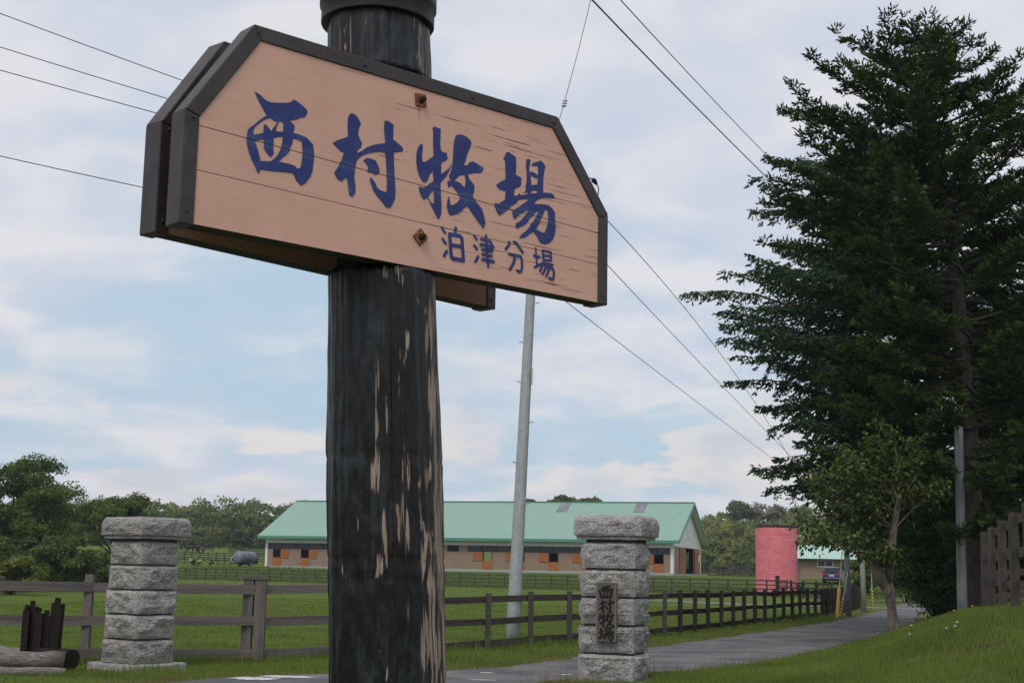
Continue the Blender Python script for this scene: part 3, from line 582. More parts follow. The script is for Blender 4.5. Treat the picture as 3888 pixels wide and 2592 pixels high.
for px, y0, y1, w, k in STREAKS:                                   # each scar is a bundle of torn fibres
    n_ = max(2, int(round(w / 6.0))); ln_ = y1 - y0
    for i in range(n_):
        e_ = 1 - abs((i + .5)/n_ - .5)*.9; c_ = _rs.uniform(-.30, .30)
        _S.append((px - w/2 + w*(i + .5)/n_ + _rs.uniform(-1.5, 1.5), y0 + ln_*(.5*(1-e_) + c_ - .08), y1 - ln_*(.5*(1-e_) - c_ - .08), w/n_*_rs.uniform(.60, 1.15), k*_rs.uniform(.85, 1.10)))
STREAKS = _S
def _surf(px, py):
    z = float(at(px, py, 4.75)[2])
    for _ in range(3):
        cx, cy = post_axis(z); v = ray(px, py); dist = math.hypot(cx, cy); r0 = .2005 - max(0, z - 1.2) * .0075
        ph, pc_ = math.atan2(v[0], v[1]), math.atan2(cx, cy); off = max(-.98, min(.98, dist*math.sin(ph - pc_) / r0))
        z = 1.6 + v[2]/math.hypot(v[0], v[1]) * (dist - r0*math.sqrt(1 - off*off))
    return .5 - pc_/(2*math.pi) + math.asin(off)/(2*math.pi), z, r0, math.sqrt(1 - off*off), dist
def bare_field(U, Z):
    B = np.zeros(len(U)); wob = .004*np.sin(Z*7.0) + .0025*np.sin(Z*19 + 1.0)
    for px, y0, y1, w, k in STREAKS:
        u0, zt_, r0, cs, dist = _surf(px, y0); u1, zb_, _, cs1, _ = _surf(px, y1); t = (zt_ - Z) / max(1e-6, zt_ - zb_)
        hw = w / FPX * dist / max(.25, (cs + cs1)/2) / (2*math.pi*r0) * .5
        prof_ = np.clip(np.minimum(t + .20, 1.20 - t) * 1.7, 0, 1)
        q = np.abs(U - (u0 + (u1 - u0)*np.clip(t, 0, 1)) - wob*.35) / (hw * (.35 + .65*prof_) + 1e-4)
        B = np.maximum(B, k * np.clip(1.45 - .62*q, 0, 1) * (prof_ > 0) * (.45 + .55*prof_))
    side = sstep(.61, .68, U) * sstep(.80, .75, U); B = np.maximum(B, side*(.42 + .16*sstep(2.3, 1.7, Z)))
    rear = sstep(.78, .84, U) + sstep(.24, .18, U); B = np.maximum(B, rear * (.30 + .5*(.5 + .5*np.sin(U*160 + Z*.7))))
    return B
def post_mesh(z0, z1, notch=False, nr=300, rings=None, seed=0.0):
    rings = rings or max(12, int((z1 - z0) / .018)); V = []; UV = []; CR = []
    for k in range(rings + 1):
        z = z0 + (z1 - z0) * k / rings; cx, cy = post_axis(z); r0 = .2005 - max(0, z - 1.2) * .0075
        for j in range(nr):
            u = j / nr; th = -math.pi/2 + (u - .5) * 2 * math.pi              # u = .5 faces the camera, larger u to its right
            dx, dy = math.cos(th), math.sin(th)
            r = r0 + .010 * noise.noise(Vector((dx*2.2, dy*2.2, z*1.3 + seed))) + .0055 * noise.noise(Vector((u*52, z*1.1, 3.3 + seed)))
            al = noise.noise(Vector((dx*9, dy*9, z*11 + seed))); r += .0035 * al * (1 if z < 2.2 else .5)
            c = 0.0
            for cu, wd, dp, ph in ((.345, .0055, .016, 0), (.545, .0055, .014, 1.3), (.565, .003, .008, 2.0), (.705, .004, .010, 2.6), (.27, .004, .010, .7), (.44, .0028, .006, 4.0)):
                q = abs(u - cu - .006*math.sin(z*1.9 + ph) - .004*noise.noise(Vector((z*3, ph, 0)))) / wd
                if q < 2: g = math.exp(-q*q*1.5) * (.55 + .45*noise.noise(Vector((z*1.6, ph*3, 5)))); r -= dp*g; c = max(c, g)
            for zr in (1.98, 1.632, 1.566):
                q = abs(z - zr - .004*math.sin(u*40)) / .009
                if q < 2: r -= .003*math.exp(-q*q); c = max(c, .36*math.exp(-q*q*1.5))
            V.append((cx + dx*r, cy + dy*r, z)); UV.append((u, z)); CR.append(c)
    F = [(k*nr+j, k*nr+(j+1)%nr, (k+1)*nr+(j+1)%nr, (k+1)*nr+j) for k in range(rings) for j in range(nr)]
    ncap = len(F); F += [tuple(range(nr))[::-1], tuple(rings*nr + j for j in range(nr))]
    me = bpy.data.meshes.new('timber'); me.from_pydata(V, [], F); me.update()
    uvl = me.uv_layers.new(name='wrap'); 
    for p in me.polygons:
        for li in p.loop_indices:
            u, v = UV[me.loops[li].vertex_index]
            if p.index < ncap and u < .01 and any(UV[me.loops[q].vertex_index][0] > .9 for q in p.loop_indices): u += 1.0
            uvl.data[li].uv = (u, v)
    a = me.attributes.new('crack', 'FLOAT', 'POINT'); a.data.foreach_set('value', np.array(CR, np.float32))
    UVa = np.array(UV); a = me.attributes.new('bare', 'FLOAT', 'POINT'); a.data.foreach_set('value', bare_field(UVa[:,0], UVa[:,1]).astype(np.float32))
    me.materials.append(M['charred_post']); me.materials.append(M['cut_wood_dark'])
    me.shade_smooth()
    for p in me.polygons[ncap:] if False else [me.polygons[ncap], me.polygons[ncap+1]]: p.material_index = 1; p.use_smooth = False
    return me
def in_post(o): o.parent = post; o.matrix_parent_inverse = Matrix.Translation(-Vector(post.location)); return o
in_post(link('shaft', post_mesh(-.05, ZB - .004), None)); in_post(link('upper_shaft', post_mesh(ZB + .705, 3.62, seed=4.0), None))
# the slab left standing between the boards
cx, cy = post_axis(3.0); s0 = np.array([cx, cy])
slab = MB()
def sgp(u, v, d): return SG_A + SG_E*u + np.array([0,0,1.0])*v - SG_N*d     # board co-ordinates: along, up, away from the camera
pu = float((np.array([cx, cy, 0]) - SG_A)[:2] @ SG_E[:2])
slab.prism([(pu-.165, -.01), (pu+.165, -.01), (pu+.165, .712), (pu-.165, .712)], sgp, .093, .205)
in_post(slab.build('notched_core', M['cut_wood_dark']))
cz = 3.545; cc = post_axis(3.58); capm = MB()
capm.lathe([(.196, 0), (.203, .0), (.205, .004), (.205, .062), (.212, .066), (.212, .118), (.196, .124), (.02, .150)], 56, (cc[0], cc[1], cz))
in_post(capm.build('metal_cap', M['copper_sheet'], None, True, 0))

def board(name, label, A, E, L, zb, H, sh, iL, iR, th, front_text):
    N = np.array([E[1], -E[0], 0.0])
    root = thing(name, label, 'sign', tuple(A))
    inv = Matrix.Translation(-Vector(root.location))
    def p3(u, v, d): return np.array([A[0], A[1], zb]) + E*u + np.array([0,0,1.0])*v - N*d
    def ch(o): o.parent = root; o.matrix_parent_inverse = inv; return o
    outer = [(0,0),(0,sh),(iL,H),(L-iR,H),(L,sh),(L,0)]
    ins = [(.006,0.0),(.006,sh-.003),(iL+.003,H-.006),(L-iR-.003,H-.006),(L-.006,sh-.003),(L-.006,0.0)]
    def clip(poly, fy, keep_above):
        out = []
        for (p, q) in zip(poly, poly[1:] + poly[:1]):
            a, b = p[1] - fy(p[0]), q[1] - fy(q[0])
            if not keep_above: a, b = -a, -b
            if a >= 0: out.append(p)
            if (a >= 0) != (b >= 0): t = a / (a - b); out.append((p[0]+(q[0]-p[0])*t, p[1]+(q[1]-p[1])*t))
        return out
    s1 = lambda u: .3135 - .0225*u; s2 = lambda u: .172 - .0125*u
    g = .0013
    bands = [clip(ins, lambda u: s1(u)+g, True), clip(clip(ins, lambda u: s1(u)-g, False), lambda u: s2(u)+g, True), clip(ins, lambda u: s2(u)-g, False)]
    for k, poly in enumerate(bands):
        m = MB().prism(poly, p3, (.0, .0007, .0003)[k], th); me = m.mesh('plank'); uvl = me.uv_layers.new(name='board'); n = len(poly)
        me.materials.append(M['sign_paint' if front_text else 'worn_board']); me.materials.append(M['board_underside'])
        for p in me.polygons:
            for li in p.loop_indices: uvl.data[li].uv = poly[me.loops[li].vertex_index % n]
            if abs(p.normal.z) > .9 and p.center.z < zb + .005: p.material_index = 1
        ch(link('plank', me, None))
    # folded metal edging: five mitred lengths (none along the bottom)
    w_ = .047
    def inset(poly, d):
        res = []
        for i in range(len(poly)):
            p0, p1, p2 = poly[i-1] if i else None, poly[i], poly[i+1] if i+1 < len(poly) else None
            def nrm(a, b): dx, dy = b[0]-a[0], b[1]-a[1]; l = math.hypot(dx, dy); return (dy/l, -dx/l)
            if p0 is None: n = nrm(p1, p2); res.append((p1[0]+n[0]*d, p1[1]+n[1]*d)); continue
            if p2 is None: n = nrm(p0, p1); res.append((p1[0]+n[0]*d, p1[1]+n[1]*d)); continue
            n1, n2 = nrm(p0, p1), nrm(p1, p2); k = d / (1 + n1[0]*n2[0] + n1[1]*n2[1]); res.append((p1[0]+(n1[0]+n2[0])*k, p1[1]+(n1[1]+n2[1])*k))
        return res
    inn = inset(outer, w_); o2 = inset(outer, -.004)
    for k in range(5):
        jog = .0012 * (k % 2)
        poly = [o2[k], o2[k+1], inn[k+1], inn[k]]
        if k == 0: poly[0] = (poly[0][0], -.006); poly[3] = (poly[3][0], -.006)
        if k == 4: poly[1] = (poly[1][0], -.006); poly[2] = (poly[2][0], -.006)
        ch(MB().prism(poly, p3, -.005 - jog, th + .004 + jog).build('edging', M['copper_sheet'], None, False, .004))
    for (u, v) in ((.022, .035), (.026, sh-.02), (iL+.012, H-.02), (L*.36, H-.022), (L*.62, H-.024), (L-iR-.02, H-.022), (L-.024, sh-.01), (L-.022, .03)):
        r = MB(); c = p3(u, v, -.007); r.tube([c, c + N*.004], [.006, .004], 8); ch(r.build('rivet', M['copper_sheet']))
    return root, ch, p3, N
front, chf, p3f, Nf = board('sign_board', 'salmon pink sign board with dark metal edging and large blue lettering facing the camera', SG_A, SG_E, SG_L, ZB, .685, .353, .225, .275, .078, True)
E2 = np.array([.6549, .7557, 0.0]); A2 = np.array([-1.121, 4.331, ZB])
board('sign_board', 'second sign board behind the lettered one, showing only its edging and inner face', A2, E2, 1.60, ZB, .685, .353, .225, .275, .075, False)
# lettering
def poly_mesh(name, loops, frm, depth, mat, ch):
    pts = [Vector((x/1000, y/1000, 0)) for l in loops for x, y in l]
    tris = tessellate_polygon([[Vector((x/1000, y/1000, 0)) for x, y in l] for l in loops])
    me = bpy.data.meshes.new(name); me.from_pydata([tuple(frm(p.x, p.y, depth)) for p in pts], [], [tuple(t) for t in tris]); me.update()
    uvl = me.uv_layers.new(name='board')
    for lp_ in me.loops: uvl.data[lp_.index].uv = (pts[lp_.vertex_index].x, pts[lp_.vertex_index].y)
    return ch(link(name, me, mat))
names = ['letter']*6
for k, loops in enumerate(BIG):
    loops = [[l[i] for i in range(len(l))] for l in loops]
    poly_mesh('letter', loops, p3f, -.0011, M['sign_ink'], chf)
for st in SMALL:
    m = MB(); q = 0; flat = []
    for pl_, wd in st:
        for a_, b_ in zip(pl_, pl_[1:]):
            an = math.atan2(b_[1]-a_[1], b_[0]-a_[0]); r = wd / 7.842 * 1.10 / 2
            P_ = [(b_[0]+r*math.cos(an+t), b_[1]+r*math.sin(an+t)) for t in np.linspace(-math.pi/2, math.pi/2, 7)] + \
                 [(a_[0]+r*math.cos(an+t), a_[1]+r*math.sin(an+t)) for t in np.linspace(math.pi/2, 1.5*math.pi, 7)]
            m.add([p3f(x/1000, y/1000, -.0010 - q*.00012) for x, y in P_], [tuple(range(len(P_)))]); q += 1; flat += [(x/1000, y/1000) for x, y in P_]
    me_ = m.mesh('letter'); uvl = me_.uv_layers.new(name='board')
    for lp_ in me_.loops: uvl.data[lp_.index].uv = flat[lp_.vertex_index]
    chf(link('letter', me_, M['sign_ink']))
for (u, v, rot) in ((.900, .597, .10), (.917, .1075, .80)):
    bz = MB(); s_ = .031
    sq = [(u + s_*math.cos(rot + math.pi/4 + i*math.pi/2)*1.05, v + s_*math.sin(rot + math.pi/4 + i*math.pi/2)*1.05) for i in range(4)]
    wsh = chf(bz.prism(sq, p3f, -.006, .004).build('square_washer', M['rusty_steel'], None, False, .0015))
    nb = MB(); c = p3f(u, v, -.006); nb.tube([c, c + Nf*.014], .0125, 6); nb.tube([c + Nf*.014, c + Nf*.024], .007, 8)
    chf(nb.build('bolt', M['rusty_dark']))
# loose cable with a plug hanging at the far end of the front board
cb = thing('loose_cable', 'short loose black cable with a plug hanging off the right end of the sign', 'cable', tuple(p3f(1.66, .55, .05)))
pp = [at(x*1.6531, y*1.6531, 5.42) for x, y in ((1338,409),(1350,408),(1360,411),(1368,418),(1375,432),(1374,446),(1369,460))]
def chc(o): o.parent = cb; o.matrix_parent_inverse = Matrix.Translation(-Vector(cb.location)); return o
chc(MB().tube(pp, .0022, 6).build('wire', M['cable'])); chc(MB().tube([pp[2], pp[2]*.5+pp[3]*.5, pp[3]*.6+pp[4]*.4], [.006, .011, .005], 8).build('plug', M['cable']))
# ------------------------------------------------------------------ fences: one thing each, every post and board its own part
_BOX = {}
def unit_box(mat):
    """shared 1 x 1 x 1 board mesh (12 triangles, a little uneven)"""
    if mat not in _BOX:
        m = MB().box(-.5, .5, -.5, .5, -.5, .5).mesh('board'); m.materials.append(M[mat]); _BOX[mat] = m
    return _BOX[mat]
def beam(name, mat, parent, a, b, w, h, twist=0.0):
    """length runs along local X so the grain does too"""
    a = Vector(tuple(map(float, a))); b = Vector(tuple(map(float, b))); d = b - a; L = d.length; d.normalize()
    up = Vector((0,0,1)) if abs(d.z) < .9 else Vector((0,1,0))
    y = up.cross(d).normalized(); z = d.cross(y)
    o = bpy.data.objects.new(name, unit_box(mat)); COL.objects.link(o)
    R = Matrix((d, y, z)).transposed().to_4x4() @ Matrix.Rotation(twist, 4, 'X')
    mw = Matrix.Translation((a + b) / 2) @ R @ Matrix.Diagonal((L, w, h, 1))
    o.parent = parent; o.matrix_parent_inverse = Matrix.Translation(-Vector(parent.location)); o.matrix_basis = mw
    return o
def fence(label, pts, ht, rails, mat, pw=.11, rh=.12, rt=.035, side=-1, group=None, rr=None, base=None, skip=(), railmat=None, over=.06, near=None):
    pts = [np.array([p[0], p[1], (gz(p[0], p[1]) if base is None else base(p)) if len(p) < 3 else p[2]], float) for p in pts]
    root = thing('wooden_fence', label, 'fence', tuple(pts[0]), 0, group); R = random.Random(len(label))
    m1, n1 = (near if near else (mat, 0))
    for i, p in enumerate(pts):
        if i in skip: continue
        lx, ly = R.uniform(-.02, .02), R.uniform(-.02, .02)
        beam('post', m1 if i < n1 else mat, root, p - np.array([0,0,.3]), p + np.array([lx, ly, ht + over + R.uniform(-.02, .03)]), pw*R.uniform(.92,1.08), pw*R.uniform(.92,1.08))
    for i, (p, q) in enumerate(zip(pts, pts[1:])):
        d = (q - p)[:2]; n = np.array([-d[1], d[0], 0]) / np.linalg.norm(d) * side * (pw/2 + rt/2 - .004)
        for k, hz in enumerate(rails):
            e = np.array([0, 0, hz * ht]); j1, j2 = R.uniform(-.015, .015), R.uniform(-.015, .015)
            off = n * (1 + .12*((i + k) % 2)); ex = (q - p) / np.linalg.norm(q - p) * .05
            beam('rail', m1 if i < n1 else (railmat or mat), root, p + e + off - ex + np.array([0,0,j1]), q + e + off + ex + np.array([0,0,j2]), rt, rh*R.uniform(.93, 1.07))
    return root
def along(pts, step):
    out = []; pts = [np.array(p, float) for p in pts]
    for a, b in zip(pts, pts[1:]):
        k = max(1, int(round(np.linalg.norm(b - a) / step)))
        for t in range(k): out.append(tuple(a + (b - a) * t / k))
    out.append(tuple(pts[-1])); return out

# paddock fence, left of the lane mouth
F1 = [(-12.4, 21.85), (-9.65, 23.0), (-6.98, 24.1), (-4.4, 25.25), (-2.95, 26.65), (-1.38, 28.1)]
f1 = fence('low weathered grey board fence with three rails behind the left stone pillar', F1, 1.36, (.90, .50, .10), 'timber_grey', .14, .155, .04, -1, skip=(3,))
p = np.array([-4.4, 25.25, gz(-4.4, 25.25)])
for dx in (-.095, .095):
    beam('post', 'timber_grey', f1, p + np.array([dx*1.25, -.03 - .05*dx, -.3]), p + np.array([dx*1.10, -.02, 1.40]), .17, .185)
beam('post_cap', 'timber_grey', f1, p + np.array([-.235, -.02, 1.445]), p + np.array([.235, -.02, 1.445]), .26, .05)
# lane fence, running away to the right
F2 = along([(-1.30, 28.2), (4.2, 38.6)], 1.9)[:-1] + along([(4.2, 38.6), (13.0, 59.6), (19.4, 79.5)], 1.52)
fence('long dark board fence with three rails running along the lane towards the silo', F2, 1.13, (.93, .53, .14), 'timber_dark', .115, .13, .035, 1, near=('timber_mid', 7))
nf = 6
# yard fence before the barn
F3 = along([(-46.0, 171.7), (-32.4, 160), (16.5, 118), (22.0, 113.6)], 1.86)
fence('thin grey four rail fence standing on the slope in front of the barn', F3, 1.22, (.97, .70, .43, .16), 'timber_mid', .12, .11, .035, -1)
F3b = along([(-46.8, 171.5), (-44, 140), (-31.5, 84)], 2.0)
fence('thin grey fence curving in front of the trees at the left edge', F3b, 1.22, (.97, .62, .27), 'timber_mid', .12, .11, .035, 1)
# pasture fences beyond
def gline(p0, p1, Y0, Y1, step):
    a = at(p0, 2100, Y0); b = at(p1, 2100, Y1); return along([(a[0], a[1]), (b[0], b[1])], step)
fence('dark four rail pasture fence behind the grey tank trailer', gline(640, 1012, 240, 228, 1.9), 1.35, (.96, .70, .44, .18), 'timber_dark', .14, .12, .04, -1)
fence('low brown fence among weeds left of the grey tank trailer', gline(655, 880, 214, 205, 1.5), 1.05, (.95, .55, .15), 'timber_mid', .12, .11, .04, -1)
fence('far dark pasture fence above the grazing horses', gline(600, 806, 318, 312, 2.0), 1.35, (.96, .66, .36), 'timber_dark', .16, .13, .05, -1)
fence('far dark pasture fence meeting the left end of the barn', gline(870, 1010, 306, 282, 2.0), 1.35, (.96, .66, .36), 'timber_dark', .16, .13, .05, -1)
fence('far grey fence between the barn gable and the pink silo', gline(2692, 2885, 205, 196, 2.2), 1.4, (.95, .65, .35, .08), 'timber_mid', .14, .13, .04, -1)
fence('farther grey fence under the wood behind the barn gable', gline(2690, 3010, 245, 240, 2.4), 1.5, (.95, .65, .35), 'timber_mid', .14, .13, .04, -1)
# rustic fence and gate in front of the parked car
gp = [at(px, 2200, Y) for px, Y in ((2955, 110.5), (3003, 109), (3050, 107), (3100, 105), (3158, 103), (3240, 101))]
fence('rough dark fence in front of the blue car with one tall thick post', [(q[0], q[1]) for q in gp], 1.15, (.95, .62, .30), 'timber_dark', .16, .10, .05, -1, over=.1)
q = gp[0]; b0 = gz(q[0], q[1]); tp = thing('gate_post', 'tall thick dark gate post in front of the pink silo', 'post', (q[0]-.12, q[1]-.3, b0))
beam('post', 'timber_dark', tp, (q[0]-.12, q[1]-.3, b0-.3), (q[0]-.12, q[1]-.3, b0+1.55), .26, .26); beam('cap', 'timber_dark', tp, (q[0]-.28, q[1]-.3, b0+1.57), (q[0]+.04, q[1]-.3, b0+1.57), .30, .05)
ga, gb = gp[3], gp[4]; zg = gz(gb[0], gb[1])
gt = thing('hurdle_gate', 'bundled wooden hurdle gate standing before the parked blue car', 'gate', (ga[0], ga[1]-.35, zg))
for k in range(4): beam('bar', 'timber_mid', gt, (ga[0], ga[1]-.35, zg+.18+.28*k), (gb[0], gb[1]-.35, zg+.16+.28*k), .06, .09)
for t in (0.03, .35, .68, .97):
    x, y = ga[0]+(gb[0]-ga[0])*t, ga[1]+(gb[1]-ga[1])*t - .40; beam('stile', 'timber_mid', gt, (x, y, zg), (x, y, zg+1.18), .10, .07)

# fence on top of the right-hand bank: leaning posts coming towards the camera, plus one running off behind
bp = [at(px, py, Y) for px, py, Y in ((3737, 2283, 31.8), (3767, 2289, 29.0), (3808, 2310, 25.2), (3856, 2330, 22.2), (3925, 2352, 19.6))]
tops = [at(px, py, Y) for px, py, Y in ((3735, 2018, 31.8), (3764, 2000, 29.0), (3803, 1975, 25.2), (3846, 1945, 22.2), (3900, 1905, 19.6))]
rb = thing('wooden_fence', 'weathered leaning board fence climbing the grass bank at the right edge', 'fence', tuple(bp[0]))
for k, (a_, b_) in enumerate(zip(bp, tops)): beam('post', 'timber_pale', rb, np.array([a_[0], a_[1], gz(a_[0], a_[1]) - .25]), b_, .115, .13)
for (i, j) in ((0,1),(1,2),(2,3),(3,4)):
    for t in (.93, .60, .28):
        a_ = bp[i]*(1-t) + tops[i]*t; b_ = bp[j]*(1-t) + tops[j]*t; n = np.array([.085, .035, 0])
        beam('rail', 'timber_mid', rb, a_ + n + (a_-b_)*.03, b_ + n + (b_-a_)*.03, .035, .15)
far = [(10.75, 32.2), (13.0, 32.6), (15.3, 33.0)]
fence('pale weathered three rail fence running right behind the leaning fence', [(x, y, gz(x, y)+.1) for x, y in far], 1.42, (.88, .55, .20), 'timber_pale', .12, .14, .04, -1)

# ------------------------------------------------------------------ rock-faced granite gate pillars
def rock(name, mat, parent, cx, cy, z0, z1, a, rot, bulge, seed, batter=.0, n=13, margin=.12, top=None):
    """a rock-faced ashlar: square block with quarry faces bulging out between dressed corner margins"""
    h = z1 - z0; V = {}; F = []; verts = []
    ca, sa = math.cos(rot), math.sin(rot)
    def P(i, j, k):
        key = (i, j, k)
        if key in V: return V[key]
        x, y, z = (i/n - .5) * a, (j/n - .5) * a, z0 + h * k / n
        if top: 
            t = max(0.0, k/n - .55)/.45; x *= 1 - top*t*t; y *= 1 - top*t*t
        ex, ey, ez = min(i, n-i)/n, min(j, n-j)/n, min(k, n-k)/n
        def soft(e, m): return min(1.0, e / m)
        nz1 = noise.fractal(Vector((x*4.2 + seed, y*4.2, z*4.2)), 1.0, 2.1, 5)
        nz2 = noise.noise(Vector((x*2.1, y*2.1 - seed, z*2.6)))
        cell = noise.cell(Vector((x*6 + seed, y*6, z*8)))
        rid = 1 - abs(noise.fractal(Vector((x*3.1 - seed, y*3.1, z*4.0 + seed)), .9, 2.2, 4)) * 2.2
        amp = bulge * max(.08, .40 + .55*nz1 + .30*nz2 + .40*rid*(k/n) + .12*cell)
        zdrop = .30 + .70*min(1.0, (k/n)/.34)
        if i in (0, n): x += (1 if i else -1) * amp * soft(ey, margin) * soft(ez, .10) * zdrop * (1 if j not in (0, n) else 0)
        if j in (0, n): y += (1 if j else -1) * amp * soft(ex, margin) * soft(ez, .10) * zdrop * (1 if i not in (0, n) else 0)
        if k in (0, n): z += (1 if k else -1) * .010 * nz1
        if i in (0, n) and j in (0, n): x *= 1 + .012*nz1; y *= 1 + .012*nz2
        verts.append((cx + ca*x - sa*y, cy + sa*x + ca*y, z)); V[key] = len(verts) - 1; return V[key]
    for p in range(n):
        for q in range(n):
            F += [(P(p,q,0), P(p,q+1,0), P(p+1,q+1,0), P(p+1,q,0)), (P(p,q,n), P(p+1,q,n), P(p+1,q+1,n), P(p,q+1,n)),
                  (P(p,0,q), P(p+1,0,q), P(p+1,0,q+1), P(p,0,q+1)), (P(p,n,q), P(p,n,q+1), P(p+1,n,q+1), P(p+1,n,q)),
                  (P(0,p,q), P(0,p,q+1), P(0,p+1,q+1), P(0,p+1,q)), (P(n,p,q), P(n,p+1,q), P(n,p+1,q+1), P(n,p,q+1))]
    me = bpy.data.meshes.new(name); me.from_pydata(verts, [], F); me.update()
    o = link(name, me, M[mat]); o.parent = parent; o.matrix_parent_inverse = Matrix.Translation(-Vector(parent.location)); return o
def pillar(label, c, rot, a, z0, base_h, courses, ch_, joint, cap_h, cap_a, plinth_a, seed, lean=0.0):
    root = thing('stone_pillar', label, 'pillar', (c[0], c[1], z0)); R = random.Random(seed)
    rock('plinth', 'granite', root, c[0], c[1], z0 - .15, z0 + base_h, plinth_a, rot, .025, seed, n=10)
    z = z0 + base_h + .004; zc0 = z
    for k in range(courses):
        x, y = c[0] + lean*(z - z0) + R.uniform(-.008, .008), c[1] + R.uniform(-.008, .008)
        rock('stone', 'granite', root, x, y, z, z + ch_, a * R.uniform(.985, 1.01) * (1 - .010*k), rot + R.uniform(-.012, .012), .088, seed + k*7.3, n=18)
        z += ch_ + joint
    core = MB(); ca, sa = math.cos(rot), math.sin(rot); hh = a*.44; zz_ = [zc0, z + .02]
    V = [(c[0] + ca*x - sa*y + lean*(q - z0), c[1] + sa*x + ca*y, q) for q in zz_ for x, y in ((-hh,-hh),(hh,-hh),(hh,hh),(-hh,hh))]
    core.add(V, [(0,1,5,4),(1,2,6,5),(2,3,7,6),(3,0,4,7)]); o = core.build('joint_core', M['mortar']); o.parent = root; o.matrix_parent_inverse = Matrix.Translation(-Vector(root.location))
    rock('neck_slab', 'granite', root, c[0] + lean*(z-z0), c[1], z + .012, z + .062, cap_a*.93, rot, .004, seed + 50, n=6)
    rock('cap_stone', 'granite', root, c[0] + lean*(z-z0), c[1], z + .066, z + .066 + cap_h, cap_a, rot, .070, seed + 60, n=20, top=.10)
    return root
zL, zR = gz(*PILL_L), gz(*PILL_R)
pl_rot = -math.radians(37); pr_rot = -math.radians(20)
pillar('rough granite gate pillar of five blocks with a wide cap, left of the lane mouth', PILL_L, pl_rot, .77, zL, .10, 5, .345, .032, .28, .98, 1.06, 3.0, lean=.014)
pillar('rough granite gate pillar carrying an engraved name plate, right of the lane mouth', PILL_R, pr_rot, .84, zR, .05, 5, .375, .036, .31, 1.05, 1.05, 21.0, lean=.016)
# engraved plate on the front of the right pillar: the face whose outward normal looks left towards the camera
fd = np.array([math.sin(pr_rot), -math.cos(pr_rot), 0.0]); fe = np.array([math.cos(pr_rot), math.sin(pr_rot), 0.0])
pc = np.array([PILL_R[0] + .02, PILL_R[1], 0]) + fd * (.42 + .112)
def on_plate(px, py):
    v = ray(px, py); t = ((pc - EYE) @ fd) / (v @ fd); q_ = EYE + v*t; return np.array([(q_ - pc) @ fe, q_[2]])
cs = [on_plate(2250 + x/6.275, 2200 + y/6.275) for x, y in ((105,75),(565,90),(535,1480),(75,1455))]
u0 = (cs[0][0]+cs[3][0])/2; u1 = (cs[1][0]+cs[2][0])/2; v1 = (cs[0][1]+cs[1][1])/2; v0 = (cs[2][1]+cs[3][1])/2
plate = thing('name_plate', 'narrow upright brown plate with black brush lettering set into the right pillar', 'name plate', tuple(pc + fe*(u0+u1)/2 + np.array([0,0,v0])))
def chp(o): o.parent = plate; o.matrix_parent_inverse = Matrix.Translation(-Vector(plate.location)); return o
def p3p(u, v, d): return pc + fe*u + np.array([0,0,v]) - fd*d
plain('plate_face', (.105, .094, .078), .5, var=.25, scale=7); plain('plate_edge', (.19, .15, .10), .6); plain('plate_ink', (.008, .008, .009), .6)
chp(MB().prism([(u0,v0),(u1,v0),(u1,v1),(u0,v1)], p3p, 0.0, .20).build('panel', M['plate_face']))
for e_ in ([(u0-.006,v0),(u0+.014,v0),(u0+.014,v1),(u0-.006,v1)], [(u1-.008,v0),(u1+.006,v0),(u1+.006,v1),(u1-.008,v1)], [(u0-.006,v1),(u1+.006,v1),(u1+.006,v1+.012),(u0-.006,v1+.012)]):
    chp(MB().prism(e_, p3p, -.005, .195).build('border', M['plate_edge']))
PLQ = [[([(225,205),(300,180),(400,160)],65),([(300,190),(310,260)],45),([(175,265),(215,420)],60),([(215,415),(420,400)],60),([(460,220),(430,400)],65),([(250,255),(460,235)],55),([(280,260),(285,410)],42),([(360,200),(355,410)],48)],
 [([(190,575),(320,525)],55),([(235,510),(255,770)],60),([(250,620),(170,700)],40),([(280,620),(340,670)],45),([(370,580),(500,530)],60),([(415,470),(430,790)],55),([(430,775),(370,740)],40),([(365,685),(375,690)],36)],
 [([(190,820),(160,950)],48),([(180,890),(310,870)],55),([(260,820),(260,1110)],60),([(190,1040),(320,950)],60),([(370,810),(350,920)],58),([(360,890),(490,840)],55),([(460,910),(400,1050),(340,1100)],52),([(360,960),(430,1050),(500,1120)],58)],
 [([(200,1165),(215,1360)],56),([(160,1250),(250,1220)],50),([(160,1380),(290,1300)],58),([(310,1160),(430,1140),(430,1250),(320,1270),(310,1160)],42),([(320,1215),(420,1200)],34),([(290,1295),(500,1240)],42),([(370,1290),(280,1400)],42),([(430,1320),(370,1400)],38),([(400,1320),(480,1300),(470,1400),(420,1440)],48)]]
mmpx = abs(on_plate(2310, 2300)[1] - on_plate(2310, 2301)[1]) / 6.275
for g_ in PLQ:
    m = MB(); k = 0
    for pl_, wd in g_:
        uvs = [on_plate(2250 + x/6.275, 2200 + y/6.275) for x, y in pl_]
        for a_, b_ in zip(uvs, uvs[1:]):
            an = math.atan2(b_[1]-a_[1], b_[0]-a_[0]); r = wd*mmpx/2
            P_ = [(b_[0]+r*math.cos(an+t), b_[1]+r*math.sin(an+t)) for t in np.linspace(-math.pi/2, math.pi/2, 6)] + [(a_[0]+r*math.cos(an+t), a_[1]+r*math.sin(an+t)) for t in np.linspace(math.pi/2, 1.5*math.pi, 6)]
            m.add([p3p(x, y, -.003 - k*.0004) for x, y in P_], [tuple(range(len(P_)))]); k += 1
    chp(m.build('letter', M['plate_ink']))

